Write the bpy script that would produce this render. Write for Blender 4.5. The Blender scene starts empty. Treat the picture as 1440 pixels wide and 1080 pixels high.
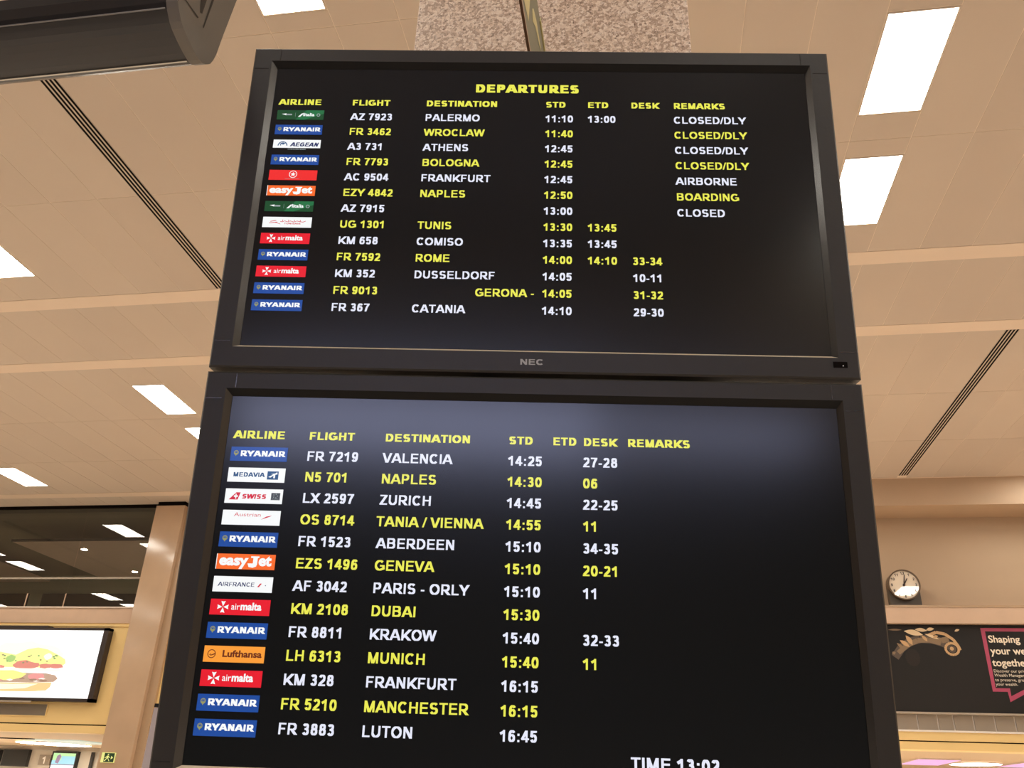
import bpy, bmesh, math, random
from mathutils import Matrix, Vector
random.seed(7)
S = bpy.context.scene
C = S.collection
CZ = 1.6                       # eye height above the floor; hall heights below are given from eye level
H = 6.0                        # ceiling height above eye level
WF = 17.64                     # front wall of the hall

# ------------------------------------------------------------------ camera
RM = Matrix(((0.9880451270632897, 0.1504211891827957, 0.03376822073076005),
             (-0.036855195008901186, 0.4431577085590539, -0.895685737268125),
             (-0.14969476105510043, 0.883733393727725, 0.44340361672310946)))
cam = bpy.data.cameras.new('camera')
cam.sensor_fit = 'HORIZONTAL'; cam.sensor_width = 36.0
cam.lens = 36.0 * 1179.0 / 1440.0
cam.clip_start = 0.02; cam.clip_end = 200
co = bpy.data.objects.new('camera', cam); C.objects.link(co)
m3 = RM.transposed() @ Matrix(((1, 0, 0), (0, -1, 0), (0, 0, -1)))
co.matrix_world = Matrix.Translation((0, 0, CZ)) @ m3.to_4x4()
S.camera = co

# ------------------------------------------------------------------ world, exposure
w = bpy.data.worlds.new('world'); S.world = w; w.use_nodes = True
w.node_tree.nodes['Background'].inputs[0].default_value = (0.9, 0.8, 0.7, 1)
w.node_tree.nodes['Background'].inputs[1].default_value = 0.05
S.view_settings.view_transform = 'Standard'
S.view_settings.look = 'None'
S.view_settings.gamma = 1.0
S.view_settings.use_curve_mapping = False
S.view_settings.exposure = 0.0
S.cycles.max_bounces = 10
S.cycles.diffuse_bounces = 6
LAMP = 21.8                    # radiance of the hall's ceiling lamps
LAMP_COL = (1.0, 0.945, 0.84)


# ------------------------------------------------------------------ materials
def lin(c):
    return tuple(((v / 255) / 12.92 if v / 255 <= 0.04045 else ((v / 255 + 0.055) / 1.055) ** 2.4) for v in c)


MATS = {}


def mat(name, col, rough=0.6, spec=0.5, metal=0.0, noise=0.0, scale=6.0, emit=0.0, ecol=None, bump=0.0, coat=0.0):
    if name in MATS: return MATS[name]
    m = bpy.data.materials.new(name); m.use_nodes = True; MATS[name] = m
    nt = m.node_tree; b = nt.nodes['Principled BSDF']
    col = lin(col) if max(col) > 1.001 else col
    b.inputs['Base Color'].default_value = (*col, 1)
    b.inputs['Roughness'].default_value = rough
    b.inputs['Specular IOR Level'].default_value = spec
    b.inputs['Metallic'].default_value = metal
    b.inputs['Coat Weight'].default_value = coat
    if emit:
        e = ecol or col
        e = lin(e) if max(e) > 1.001 else e
        b.inputs['Emission Color'].default_value = (*e, 1)
        b.inputs['Emission Strength'].default_value = emit
    if noise or bump:
        tc = nt.nodes.new('ShaderNodeTexCoord')
        n = nt.nodes.new('ShaderNodeTexNoise'); n.inputs['Scale'].default_value = scale; n.inputs['Detail'].default_value = 5
        nt.links.new(tc.outputs['Object'], n.inputs['Vector'])
        if noise:
            mx = nt.nodes.new('ShaderNodeMix'); mx.data_type = 'RGBA'
            mx.inputs[6].default_value = (*[v * (1 - noise) for v in col], 1)
            mx.inputs[7].default_value = (*[min(1, v * (1 + noise)) for v in col], 1)
            nt.links.new(n.outputs['Fac'], mx.inputs[0]); nt.links.new(mx.outputs[2], b.inputs['Base Color'])
        if bump:
            bp = nt.nodes.new('ShaderNodeBump'); bp.inputs['Strength'].default_value = bump; bp.inputs['Distance'].default_value = 0.01
            nt.links.new(n.outputs['Fac'], bp.inputs['Height']); nt.links.new(bp.outputs[0], b.inputs['Normal'])
    return m


def emat(name, col, strength=1.0):
    """a self-lit screen colour"""
    if name in MATS: return MATS[name]
    m = bpy.data.materials.new(name); m.use_nodes = True; MATS[name] = m
    nt = m.node_tree; b = nt.nodes['Principled BSDF']
    b.inputs['Base Color'].default_value = (0.01, 0.01, 0.01, 1)
    b.inputs['Roughness'].default_value = 0.22
    b.inputs['Specular IOR Level'].default_value = 0.5
    b.inputs['Emission Color'].default_value = (*(lin(col) if max(col) > 1.001 else col), 1)
    b.inputs['Emission Strength'].default_value = strength
    return m


def terrazzo():
    m = bpy.data.materials.new('speckled_terrazzo'); m.use_nodes = True
    nt = m.node_tree; b = nt.nodes['Principled BSDF']; b.inputs['Roughness'].default_value = 0.45
    tc = nt.nodes.new('ShaderNodeTexCoord')
    v = nt.nodes.new('ShaderNodeTexVoronoi'); v.inputs['Scale'].default_value = 135
    n = nt.nodes.new('ShaderNodeTexNoise'); n.inputs['Scale'].default_value = 190; n.inputs['Detail'].default_value = 3
    n2 = nt.nodes.new('ShaderNodeTexNoise'); n2.inputs['Scale'].default_value = 40
    for k in (v, n, n2): nt.links.new(tc.outputs['Object'], k.inputs['Vector'])
    sep = nt.nodes.new('ShaderNodeSeparateColor'); nt.links.new(v.outputs['Color'], sep.inputs[0])
    add = nt.nodes.new('ShaderNodeMath'); add.operation = 'ADD'
    nt.links.new(sep.outputs[0], add.inputs[0]); nt.links.new(n.outputs['Fac'], add.inputs[1])
    add2 = nt.nodes.new('ShaderNodeMath'); add2.operation = 'MULTIPLY_ADD'; add2.inputs[1].default_value = 0.6; add2.inputs[2].default_value = 0.0
    nt.links.new(add.outputs[0], add2.inputs[0])
    r = nt.nodes.new('ShaderNodeValToRGB')
    e = r.color_ramp.elements
    e[0].position = 0.24; e[0].color = (*lin((128, 98, 76)), 1)
    e[1].position = 0.40; e[1].color = (*lin((214, 184, 156)), 1)
    for p, c in ((0.56, (236, 210, 184)), (0.68, (252, 232, 210)), (0.80, (190, 158, 132))):
        k = e.new(p); k.color = (*lin(c), 1)
    nt.links.new(add2.outputs[0], r.inputs[0]); nt.links.new(r.outputs[0], b.inputs['Base Color'])
    return m


def ceiling_mat(name, a, bcol, scale=0.35):
    m = bpy.data.materials.new(name); m.use_nodes = True; MATS[name] = m
    nt = m.node_tree; b = nt.nodes['Principled BSDF']; b.inputs['Roughness'].default_value = 0.55
    b.inputs['Specular IOR Level'].default_value = 0.25
    g = nt.nodes.new('ShaderNodeNewGeometry')
    n = nt.nodes.new('ShaderNodeTexNoise'); n.inputs['Scale'].default_value = scale; n.inputs['Detail'].default_value = 6
    oi = nt.nodes.new('ShaderNodeObjectInfo')
    nt.links.new(g.outputs['Position'], n.inputs['Vector'])
    mul = nt.nodes.new('ShaderNodeMath'); mul.operation = 'MULTIPLY_ADD'; mul.inputs[1].default_value = 0.25; mul.inputs[2].default_value = -0.12
    nt.links.new(oi.outputs['Random'], mul.inputs[0])
    add = nt.nodes.new('ShaderNodeMath'); add.operation = 'ADD'; add.use_clamp = True
    nt.links.new(n.outputs['Fac'], add.inputs[0]); nt.links.new(mul.outputs[0], add.inputs[1])
    mx = nt.nodes.new('ShaderNodeMix'); mx.data_type = 'RGBA'
    mx.inputs[6].default_value = (*lin(a), 1); mx.inputs[7].default_value = (*lin(bcol), 1)
    nt.links.new(add.outputs[0], mx.inputs[0]); nt.links.new(mx.outputs[2], b.inputs['Base Color'])
    return m


def glass_mat():
    m = bpy.data.materials.new('clear_glazing'); m.use_nodes = True
    nt = m.node_tree; nt.nodes.clear()
    out = nt.nodes.new('ShaderNodeOutputMaterial'); mix = nt.nodes.new('ShaderNodeMixShader')
    t = nt.nodes.new('ShaderNodeBsdfTransparent'); t.inputs[0].default_value = (0.72, 0.78, 0.74, 1)
    g = nt.nodes.new('ShaderNodeBsdfGlossy'); g.inputs['Roughness'].default_value = 0.0; g.inputs[0].default_value = (1, 1, 1, 1)
    f = nt.nodes.new('ShaderNodeFresnel'); f.inputs[0].default_value = 1.75
    nt.links.new(f.outputs[0], mix.inputs[0]); nt.links.new(t.outputs[0], mix.inputs[1]); nt.links.new(g.outputs[0], mix.inputs[2])
    nt.links.new(mix.outputs[0], out.inputs[0])
    return m


PANEL = ceiling_mat('beige_ceiling_panel_paint', (192, 176, 160), (210, 194, 176))
SLABM = mat('cream_ceiling_grid_paint', (232, 216, 196), 0.6)
STRIPM = mat('cream_ceiling_strip_paint', (226, 206, 184), 0.55, noise=0.03, scale=3)
WALLM = mat('warm_beige_wall_paint', (186, 162, 134), 0.6, noise=0.05, scale=0.8)
CREAM = mat('yellow_cream_cladding', (236, 205, 140), 0.45, noise=0.03, scale=1.2)
BEAMM = mat('dull_beam_paint', (190, 164, 136), 0.6, noise=0.05, scale=1.5)
LEDGEM = mat('beige_stone_band', (202, 172, 146), 0.45, noise=0.10, scale=3.0)
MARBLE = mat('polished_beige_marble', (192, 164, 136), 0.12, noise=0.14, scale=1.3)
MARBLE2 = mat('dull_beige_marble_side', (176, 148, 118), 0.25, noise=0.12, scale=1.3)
FLOORM = mat('polished_floor_stone', (216, 206, 194), 0.3, noise=0.06, scale=0.8)
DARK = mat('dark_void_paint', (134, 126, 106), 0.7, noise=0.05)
DARKEST = mat('near_black_opening', (30, 30, 26), 0.6)
REDDISH = mat('dim_reddish_brown_panel', (236, 206, 188), 0.6, noise=0.05)
GREENG = mat('grey_green_partition', (172, 174, 150), 0.5)
BLACKP = mat('matt_black_plastic', (40, 38, 36), 0.42, spec=0.45, noise=0.04, scale=40)
CHAMF = mat('satin_charcoal_plastic', (46, 43, 40), 0.2, spec=0.9)
BEZEL = mat('charcoal_bezel_plastic', (50, 46, 41), 0.42, spec=0.4, noise=0.06, scale=60, bump=0.05)
BACKM = mat('dark_steel', (48, 47, 46), 0.4, metal=0.3)
GLOSSB = mat('glossy_black_casing', (46, 44, 44), 0.24, spec=0.6, noise=0.05, scale=5)
CAPM = mat('grey_end_cap_plastic', (112, 106, 98), 0.5, noise=0.04, scale=30)
CAPG = mat('dark_groove', (48, 42, 36), 0.6)
CHROME = mat('brushed_trim_metal', (200, 196, 188), 0.2, metal=1.0)
SLOT = mat('slot_black', (16, 10, 7), 0.9, spec=.1)
LAMPM = mat('lamp_diffuser', (1, 1, 1), 0.4, emit=LAMP, ecol=LAMP_COL)
LAMPF = mat('lamp_frame_paint', (214, 200, 184), 0.4)
GREY = mat('silver_grey_paint', (166, 154, 138), 0.4, noise=0.05)
GREYD = mat('soffit_grey', (196, 172, 138), 0.5, noise=0.04, scale=2)
DESKW = mat('grey_beige_back_wall', (186, 176, 160), 0.5, noise=0.04, scale=1)
WHITEP = mat('pale_pinkish_white_plastic', (222, 208, 202), 0.4)
WHITE = mat('clean_white', (236, 230, 222), 0.5)
TERR = terrazzo()
GLASS = glass_mat()
SCR = emat('screen_backlit_black', (0.0036, 0.0036, 0.0034), 1.0)
SCR.node_tree.nodes['Principled BSDF'].inputs['Base Color'].default_value = (.003, .003, .003, 1)
SCR.node_tree.nodes['Principled BSDF'].inputs['Roughness'].default_value = 0.17
TW = emat('screen_white', (232, 234, 250), 1.0)
TY = emat('screen_yellow', (236, 234, 84), 1.0)


# ------------------------------------------------------------------ mesh builder
class MB:
    def __init__(s): s.v = []; s.f = []; s.mi = []; s.mats = []

    def mid(s, m):
        if m not in s.mats: s.mats.append(m)
        return s.mats.index(m)

    def face(s, pts, m):
        i = len(s.v); s.v += [tuple(p) for p in pts]; s.f.append(tuple(range(i, i + len(pts)))); s.mi.append(s.mid(m))

    def box(s, x0, x1, y0, y1, z0, z1, m):
        i = len(s.v); k = s.mid(m)
        s.v += [(x, y, z) for z in (z0, z1) for y in (y0, y1) for x in (x0, x1)]
        for q in ((0, 2, 3, 1), (4, 5, 7, 6), (0, 1, 5, 4), (2, 6, 7, 3), (0, 4, 6, 2), (1, 3, 7, 5)):
            s.f.append(tuple(i + a for a in q)); s.mi.append(k)
        return s

    def prism(s, outline, axis, a, b, m, capm=None):
        """outline: list of 2-D points; axis 0/1/2 is the extrusion axis"""
        def P(p, t):
            return {0: (t, p[0], p[1]), 1: (p[0], t, p[1]), 2: (p[0], p[1], t)}[axis]
        n = len(outline); i = len(s.v)
        s.v += [P(p, a) for p in outline] + [P(p, b) for p in outline]
        k = s.mid(m); kc = s.mid(capm or m)
        s.f.append(tuple(range(i, i + n))); s.mi.append(kc)
        s.f.append(tuple(range(i + 2 * n - 1, i + n - 1, -1))); s.mi.append(kc)
        for j in range(n):
            l = (j + 1) % n
            s.f.append((i + j, i + l, i + n + l, i + n + j)); s.mi.append(k)
        return s

    def disc(s, c, r, axis, a, b, m, n=28, capm=None):
        return s.prism([(c[0] + r * math.cos(t * 2 * math.pi / n), c[1] + r * math.sin(t * 2 * math.pi / n)) for t in range(n)], axis, a, b, m, capm)

    def build(s, name, parent=None, smooth=False, bevel=0.0):
        me = bpy.data.meshes.new(name); me.from_pydata(s.v, [], s.f)
        for m in s.mats: me.materials.append(m)
        me.polygons.foreach_set('material_index', s.mi)
        bm = bmesh.new(); bm.from_mesh(me); bmesh.ops.recalc_face_normals(bm, faces=bm.faces)
        if bevel:
            bmesh.ops.bevel(bm, geom=list(bm.edges), offset=bevel, segments=2, affect='EDGES', profile=0.7)
        bm.to_mesh(me); bm.free()
        if smooth: me.polygons.foreach_set('use_smooth', [True] * len(me.polygons))
        o = bpy.data.objects.new(name, me); C.objects.link(o)
        if parent is not None: o.parent = parent
        return o


def flat(name, polys, parent=None, step=0.0):
    """flat print: polys = [(points3d, material)], no normal fixing"""
    me = bpy.data.meshes.new(name); v = []; f = []; mi = []; ms = []
    for j, (pts, m) in enumerate(polys):
        if m not in ms: ms.append(m)
        i = len(v); v += [(p[0], p[1] - step * j, p[2]) for p in pts]; f.append(tuple(range(i, i + len(pts)))); mi.append(ms.index(m))
    me.from_pydata(v, [], f)
    for m in ms: me.materials.append(m)
    me.polygons.foreach_set('material_index', mi)
    o = bpy.data.objects.new(name, me); C.objects.link(o)
    if parent is not None: o.parent = parent
    return o


def tag(o, label=None, cat=None, group=None, kind=None):
    if label: o['label'] = label
    if cat: o['category'] = cat
    if group: o['group'] = group
    if kind: o['kind'] = kind
    return o


def empty(name, loc, label, cat, group=None, mw=None):
    o = bpy.data.objects.new(name, None); C.objects.link(o); o.empty_display_size = 0.1
    if mw is not None: o.matrix_world = mw
    else: o.location = loc
    return tag(o, label, cat, group)


def copy_tree(root):
    r = root.copy(); C.objects.link(r)
    for ch in root.children:
        c = ch.copy(); C.objects.link(c); c.parent = r
        for g in ch.children:
            d = g.copy(); C.objects.link(d); d.parent = c
    return r


# ------------------------------------------------------------------ lettering: a stroke alphabet in the manner of a bold grotesque
def arc(cx, cy, rx, ry, a0, a1, n=12):
    return [(cx + rx * math.cos(math.radians(a0 + (a1 - a0) * i / n)), cy + ry * math.sin(math.radians(a0 + (a1 - a0) * i / n))) for i in range(n + 1)]


ADV = dict(A=.722, B=.722, C=.722, D=.722, E=.667, F=.611, G=.778, H=.722, I=.278, J=.556, K=.722, L=.611, M=.833, N=.722, O=.778,
           P=.667, Q=.778, R=.722, S=.667, T=.611, U=.722, V=.667, W=.944, X=.667, Y=.667, Z=.611)
for _c in '0123456789': ADV[_c] = .556
ADV.update({' ': .278, ':': .333, '/': .278, '-': .333, '.': .278})


def glyph(ch, T, HH):
    w = ADV[ch] / .716
    b = .10; c = T / 2; h = HH / 2
    xl, xr, mx = b + c, w - b - c, w / 2
    yb, yt = h, 1 - h
    rx = (xr - xl) / 2
    G = {}
    if ch == 'A': return w, [[(c * .45 - .10 * mx, -.25), (mx + .01, 1.10)], [(w - c * .45 + .10 * mx, -.25), (mx - .01, 1.10)], [(w * .24, .30), (w * .76, .30)]]
    if ch == 'B':
        return w, [[(xl, 0), (xl, 1)], [(xl, yt), (mx, yt)] + arc(xr - .21 - .03, (yt + .53) / 2, .21, (yt - .53) / 2, 90, -90, 8) + [(xl, .53)],
                   [(xl, .53), (mx, .53)] + arc(xr - .22, (yb + .53) / 2, .22, (.53 - yb) / 2, 90, -90, 8) + [(xl, yb)]]
    if ch in 'CG':
        b2 = .065; xl2 = b2 + c; xr2 = w - b2 - c; r = (xr2 - xl2) / 2; m2 = (xl2 + xr2) / 2
        if ch == 'C': return w, [arc(m2 + .01, .5, r, .5 - h, 42, 318, 24)]
        return w, [arc(m2, .5, r, .5 - h, 45, 300, 22) + [(xr2, .20), (xr2, .50)], [(xr2 + c, .46), (m2 + .02, .46)]]
    if ch == 'D': return w, [[(xl, 0), (xl, 1)], [(xl, yt), (mx - .05, yt)] + arc(mx - .05, .5, xr - mx + .07, .5 - h, 90, -90, 14) + [(xl, yb)]]
    if ch == 'E': return w, [[(xl, 0), (xl, 1)], [(xl, yt), (w - .09, yt)], [(xl, .52), (w - .13, .52)], [(xl, yb), (w - .06, yb)]]
    if ch == 'F': return w, [[(xl, 0), (xl, 1)], [(xl, yt), (w - .07, yt)], [(xl, .50), (w - .15, .50)]]
    if ch == 'H': return w, [[(xl, 0), (xl, 1)], [(xr, 0), (xr, 1)], [(xl, .52), (xr, .52)]]
    if ch == 'I': return w, [[(mx, 0), (mx, 1)]]
    if ch == 'J': return w, [[(xr, 1), (xr, .3)] + arc(mx, .28, rx, .28 - h, 0, -165, 10)]
    if ch == 'K': return w, [[(xl, 0), (xl, 1)], [(xl - .02, .22), (w - .12 + .15, 1.12)], [(w * .38, .52), (w - c * .4 + .1, -.17)]]
    if ch == 'L': return w, [[(xl, 0), (xl, 1)], [(xl, yb), (w - .06, yb)]]
    if ch == 'M': return w, [[(xl, 0), (xl, 1)], [(xr, 0), (xr, 1)], [(xl - .04, 1.14), (mx, -.04)], [(xr + .04, 1.14), (mx, -.04)]]
    if ch == 'N': return w, [[(xl, 0), (xl, 1)], [(xr, 0), (xr, 1)], [(xl - .02, 1.03), (xr + .02, -.03)]]
    if ch in 'OQ':
        b2 = .065; r = mx - b2 - c
        g = [arc(mx, .5, r, .5 - h, 0, 360, 32)]
        if ch == 'Q': g.append([(mx + .05, .25), (w - .02, -.05)])
        return w, g
    if ch in 'PR':
        g = [[(xl, 0), (xl, 1)], [(xl, yt), (mx, yt)] + arc(xr - .24, (yt + .44) / 2, .24, (yt - .44) / 2, 90, -90, 10) + [(xl, .44)]]
        if ch == 'R': g.append([(mx - .03, .44), (w - c * .9 + .1, -.16)])
        return w, g
    if ch == 'S':
        q = (.5 - h) / 2 + .005
        return w, [arc(mx, .5 + q - .005, rx, q, 25, 270, 16) + arc(mx, .5 - q + .005, rx + .01, q, 90, -155, 16)[1:]]
    if ch == 'T': return w, [[(mx, 0), (mx, 1)], [(.03, yt), (w - .03, yt)]]
    if ch == 'U': return w, [[(xl, 1), (xl, .38)] + arc(mx, .38, rx, .38 - h, 180, 360, 14) + [(xr, 1)]]
    if ch == 'V': return w, [[(c * .45 - .10 * mx, 1.25), (mx + .01, -.10)], [(w - c * .45 + .10 * mx, 1.25), (mx - .01, -.10)]]
    if ch == 'W':
        q = w * .27
        return w, [[(c * .6 - .05, 1.2), (q + .02, -.06)], [(q - .02, -.06), (mx + .01, 1.06)], [(w - q + .02, -.06), (mx - .01, 1.06)], [(w - c * .6 + .05, 1.2), (w - q - .02, -.06)]]
    if ch == 'X': return w, [[(c * .7 - .12, -.2), (w - c * .7 + .12, 1.2)], [(c * .7 - .12, 1.2), (w - c * .7 + .12, -.2)]]
    if ch == 'Y': return w, [[(mx, 0), (mx, .45)], [(c * .5 - .1, 1.2), (mx + .02, .36)], [(w - c * .5 + .1, 1.2), (mx - .02, .36)]]
    if ch == 'Z': return w, [[(.07, yt), (w - .07, yt)], [(.04, yb), (w - .05, yb)], [(w - .12, 1.0), (.12, 0.0)]]
    if ch == '0': b2 = .06; return w, [arc(mx, .5, mx - b2 - c, .5 - h, 0, 360, 28)]
    if ch == '1': return w, [[(mx + .06, 0), (mx + .06, 1)], [(mx + .06, .86), (.10, .66)]]
    if ch == '2': return w, [arc(mx, .70, rx + .01, .30 - h, 165, -20, 12) + [(xr - .02, .53), (.17, yb + .06)], [(.05, yb), (w - .07, yb)]]
    if ch == '3':
        q = (.5 - h) / 2
        return w, [arc(mx - .02, .52 + q - .01, rx - .01, q - .01, 160, -90, 12) + [(mx - .12, .52)], [(mx - .12, .52)] + arc(mx - .01, .52 - q, rx + .01, q + .01, 90, -160, 12)]
    if ch == '4': return w, [[(w * .66, 0), (w * .66, 1)], [(.03, .27), (w - .03, .27)], [(w * .66, 1.0), (.10, .22)]]
    if ch == '5': return w, [[(w - .10, yt), (xl + .03, yt), (xl - .03, .46)], [(xl - .03, .50)] + arc(mx - .01, .34, rx + .01, .34 - h, 135, -160, 16)]
    if ch == '6': return w, [arc(mx, .33, rx + .02, .33 - h, 0, 360, 20), arc(mx + .03, .5, rx + .04, .5 - h, 40, 180, 12) + [(xl - .02, .33)]]
    if ch == '7': return w, [[(.06, yt), (w - .06, yt)], [(w - .17, .92), (w * .52, .50), (w * .38, 0)]]
    if ch == '8':
        q = (.5 - h) / 2
        return w, [arc(mx, .53 + q - .015, rx - .01, q - .015, 0, 360, 20), arc(mx, .53 - q, rx + .02, q + .015, 0, 360, 20)]
    if ch == '9': return w, [arc(mx, .67, rx + .02, .33 - h, 0, 360, 20), arc(mx - .03, .5, rx + .04, .5 - h, 220, 360, 12) + [(xr + .02, .67)]]
    if ch == ':': return w, [[(mx, .0), (mx, .19)], [(mx, .53), (mx, .72)]]
    if ch == '.': return w, [[(mx, .0), (mx, .19)]]
    if ch == '-': return w, [[(.06, .36), (w - .06, .36)]]
    if ch == '/': return w, [[(.02, -.06), (w - .02, 1.06)]]
    return w, []


def clip(poly, lo, hi):
    for s, k in ((1, lo), (-1, hi)):
        out = []
        for i in range(len(poly)):
            a, b = poly[i - 1], poly[i]
            ia, ib = s * (a[1] - k) >= -1e-9, s * (b[1] - k) >= -1e-9
            if ia != ib:
                t = (k - a[1]) / (b[1] - a[1]); out.append((a[0] + t * (b[0] - a[0]), k))
            if ib: out.append(b)
        poly = out
        if len(poly) < 3: return []
    return poly


def stroke(pts, T, HH):
    P = [Vector(p) for p in pts]; n = len(P); L = []; R = []
    closed = n > 3 and (P[0] - P[-1]).length < 1e-4
    for i in range(n):
        if closed: a, b = P[(i - 1) % (n - 1)], P[(i + 1) % (n - 1)]
        else: a, b = P[max(i - 1, 0)], P[min(i + 1, n - 1)]
        d = (b - a)
        if d.length < 1e-6: d = Vector((1, 0))
        d.normalize()
        k = 1.0
        if 0 < i < n - 1:
            e1 = (P[i] - P[i - 1]); e2 = (P[i + 1] - P[i])
            if e1.length > 1e-6 and e2.length > 1e-6:
                cs = max(-1, min(1, e1.normalized().dot(e2.normalized())))
                k = min(1.35, 1 / max(.3, math.sqrt((1 + cs) / 2)))
        hw = .5 * (T * abs(d.y) + HH * abs(d.x)) * k
        nn = Vector((-d.y, d.x)) * hw
        L.append(P[i] + nn); R.append(P[i] - nn)
    return [[tuple(L[i]), tuple(L[i + 1]), tuple(R[i + 1]), tuple(R[i])] for i in range(n - 1)]


_gc = {}


def lettering(text, T=.195, HH=.152):
    """-> (width, polys) in cap-height units"""
    x = 0; out = []
    for ch in text:
        key = (ch, T, HH)
        if key not in _gc:
            w, st = glyph(ch, T, HH); ps = []
            for s in st:
                for q in stroke(s, T * (.62 if ch == '/' else 1), HH):
                    q = clip(q, 0, 1)
                    if q: ps.append(q)
            _gc[key] = (w, ps)
        w, ps = _gc[key]
        out += [[(p[0] + x, p[1]) for p in q] for q in ps]
        x += w
    return x, out


_fc = {}


def roman(text, bold=0.0, shear=0.0):
    """Blender's built-in font as polygons, cap height 1, for lower-case words"""
    key = (text, bold, shear)
    if key in _fc: return _fc[key]
    cu = bpy.data.curves.new('lettering', 'FONT'); cu.body = text; cu.offset = bold; cu.shear = shear; cu.resolution_u = 3
    o = bpy.data.objects.new('lettering', cu); C.objects.link(o)
    dg = bpy.context.evaluated_depsgraph_get()
    me = bpy.data.meshes.new_from_object(o.evaluated_get(dg))
    k = 1 / .70
    ps = [[(me.vertices[i].co.x * k, me.vertices[i].co.y * k) for i in p.vertices] for p in me.polygons]
    xs = [p[0] for q in ps for p in q]
    x0 = min(xs); w = max(xs) - x0
    ps = [[(p[0] - x0, p[1]) for p in q] for q in ps]
    bpy.data.objects.remove(o); bpy.data.curves.remove(cu); bpy.data.meshes.remove(me)
    _fc[key] = (w, ps)
    return _fc[key]


# ================================================================== THE HALL
XL, XR, YB = -27.0, 15.0, -13.0
ZC = CZ + H
MB().box(XL, XR, YB, 26.5, -0.2, 0, FLOORM).build('floor')['kind'] = 'structure'

ceil = MB().box(XL, XR, YB, WF, ZC + .0032, ZC + .30, SLABM).build('ceiling'); ceil['kind'] = 'structure'
MB().box(XL - .3, XL, YB, 26.5, 0, ZC + .3, WALLM).build('wall_left')['kind'] = 'structure'
MB().box(XR, XR + .3, YB, 26.5, 0, ZC + .3, WALLM).build('wall_right')['kind'] = 'structure'

# joints between ceiling panels (metres): the lamps' columns anchor every ninth joint
anch = {-47: -4.155 * H, -38: -3.235 * H, -29: -2.315 * H, -20: -1.405 * H, -11: -.517 * H, -2: .361 * H, 7: 1.240 * H, 16: 2.119 * H}
ks = sorted(anch)


def jx(k):
    for a, b in zip(ks, ks[1:]):
        if a <= k <= b: return anch[a] + (anch[b] - anch[a]) * (k - a) / (b - a)
    return anch[-47] + (k + 47) * .1005 * H


P0 = 1.33
zones = []
for q in range(-3, 2):       # repeating bay along the hall: three rows of panels, strip, one row, strip
    o = P0 * q
    for i, (a, b) in enumerate(((.48, .81), (.81, 1.14), (1.14, 1.465))):
        zones.append((a + o, b + o, ((.585, .78), (.883, 1.08), (1.182, 1.373))[i], q))
    zones.append((1.51 + o, 1.765 + o, None, q))
zones = [z for z in zones if z[0] > YB / H - .3 and z[1] < 2.80]
zones.append((2.84, WF / H - .002, None, 9))
lampcols = (-47, -38, -29, -20, -11, -2, 7, 16)
ventk = (-33, -15, 3)
rest = MB()
GAP = .004
npan = 0
for (ya, yb, lamp, q) in zones:
    y0, y1 = max(ya * H, YB) + GAP, yb * H - GAP
    far = ya > 1.8
    for k in range(-50, 18):
        x0, x1 = max(jx(k), XL) + GAP, min(jx(k + 1), XR) - GAP
        if x1 <= x0: continue
        if lamp is not None:
            if k in ventk: x0 += .086
            if k + 1 in ventk: x1 -= .086
        u = (x0 + x1) / 2 / H
        if ya < .3: seen = False
        elif ya < 1.5: seen = -1.62 < u < .80
        elif ya < 1.8: seen = -1.78 < u < .95
        elif ya < 2.8: seen = -2.72 < u < 1.25
        else: seen = False
        mb = MB() if seen else rest
        if lamp is not None and k in lampcols:
            l0, l1 = (lamp[0] + P0 * q) * H, (lamp[1] + P0 * q) * H
            mb.box(x0, x1, y0, l0 - .01, ZC, ZC + .003, PANEL); mb.box(x0, x1, l1 + .01, y1, ZC, ZC + .003, PANEL)
        else:
            mb.box(x0, x1, y0, y1, ZC, ZC + .003, PANEL)
        if seen:
            mb.build('ceiling_panel', ceil); npan += 1
r_ = rest.build('ceiling_panel', ceil); r_['kind'] = 'stuff'
n = 1
for q in range(-2, 2):
    for a, b in ((1.465, 1.51), (1.765, 1.81)):
        if q == 1 and a > 1.5: continue
        ya, yb = (a + P0 * q) * H, (b + P0 * q) * H
        MB().box(XL, XR, ya, yb, ZC - .004, ZC + .003, STRIPM).build('trim_%d' % n)['kind'] = 'structure'; n += 1

# ceiling lamps
LAB = {(-2, 1, 0): 'large bright ceiling lamp at upper right, the topmost of the two beside the departures screen',
       (-2, 2, 0): 'bright ceiling lamp half hidden by the right edge of the upper departures screen',
       (-11, 0, 0): 'bright ceiling lamp at the top edge, between the black casing and the speckled pillar',
       (-20, 2, 0): 'ceiling lamp cut by the left edge of the photograph, beside the long left vent',
       (-20, 0, 1): 'ceiling lamp left of the gap between the two departures screens, nearer of its pair',
       (-20, 1, 1): 'small corner of a ceiling lamp peeping out left of the lower departures screen',
       (-29, 2, 1): 'farthest ceiling lamp, at far left just above the dark glazed gallery',
       (-38, 0, 1): 'ceiling lamp mirrored in the gallery glass at far left',
       (-29, 1, 1): 'ceiling lamp mirrored in the gallery glass beside the marble pillar'}
lamp0 = None
bays = [(q, i, a + P0 * q, b + P0 * q) for q in range(-2, 2) for i, (a, b) in enumerate(((.585, .78), (.883, 1.08), (1.182, 1.373)))]
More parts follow.
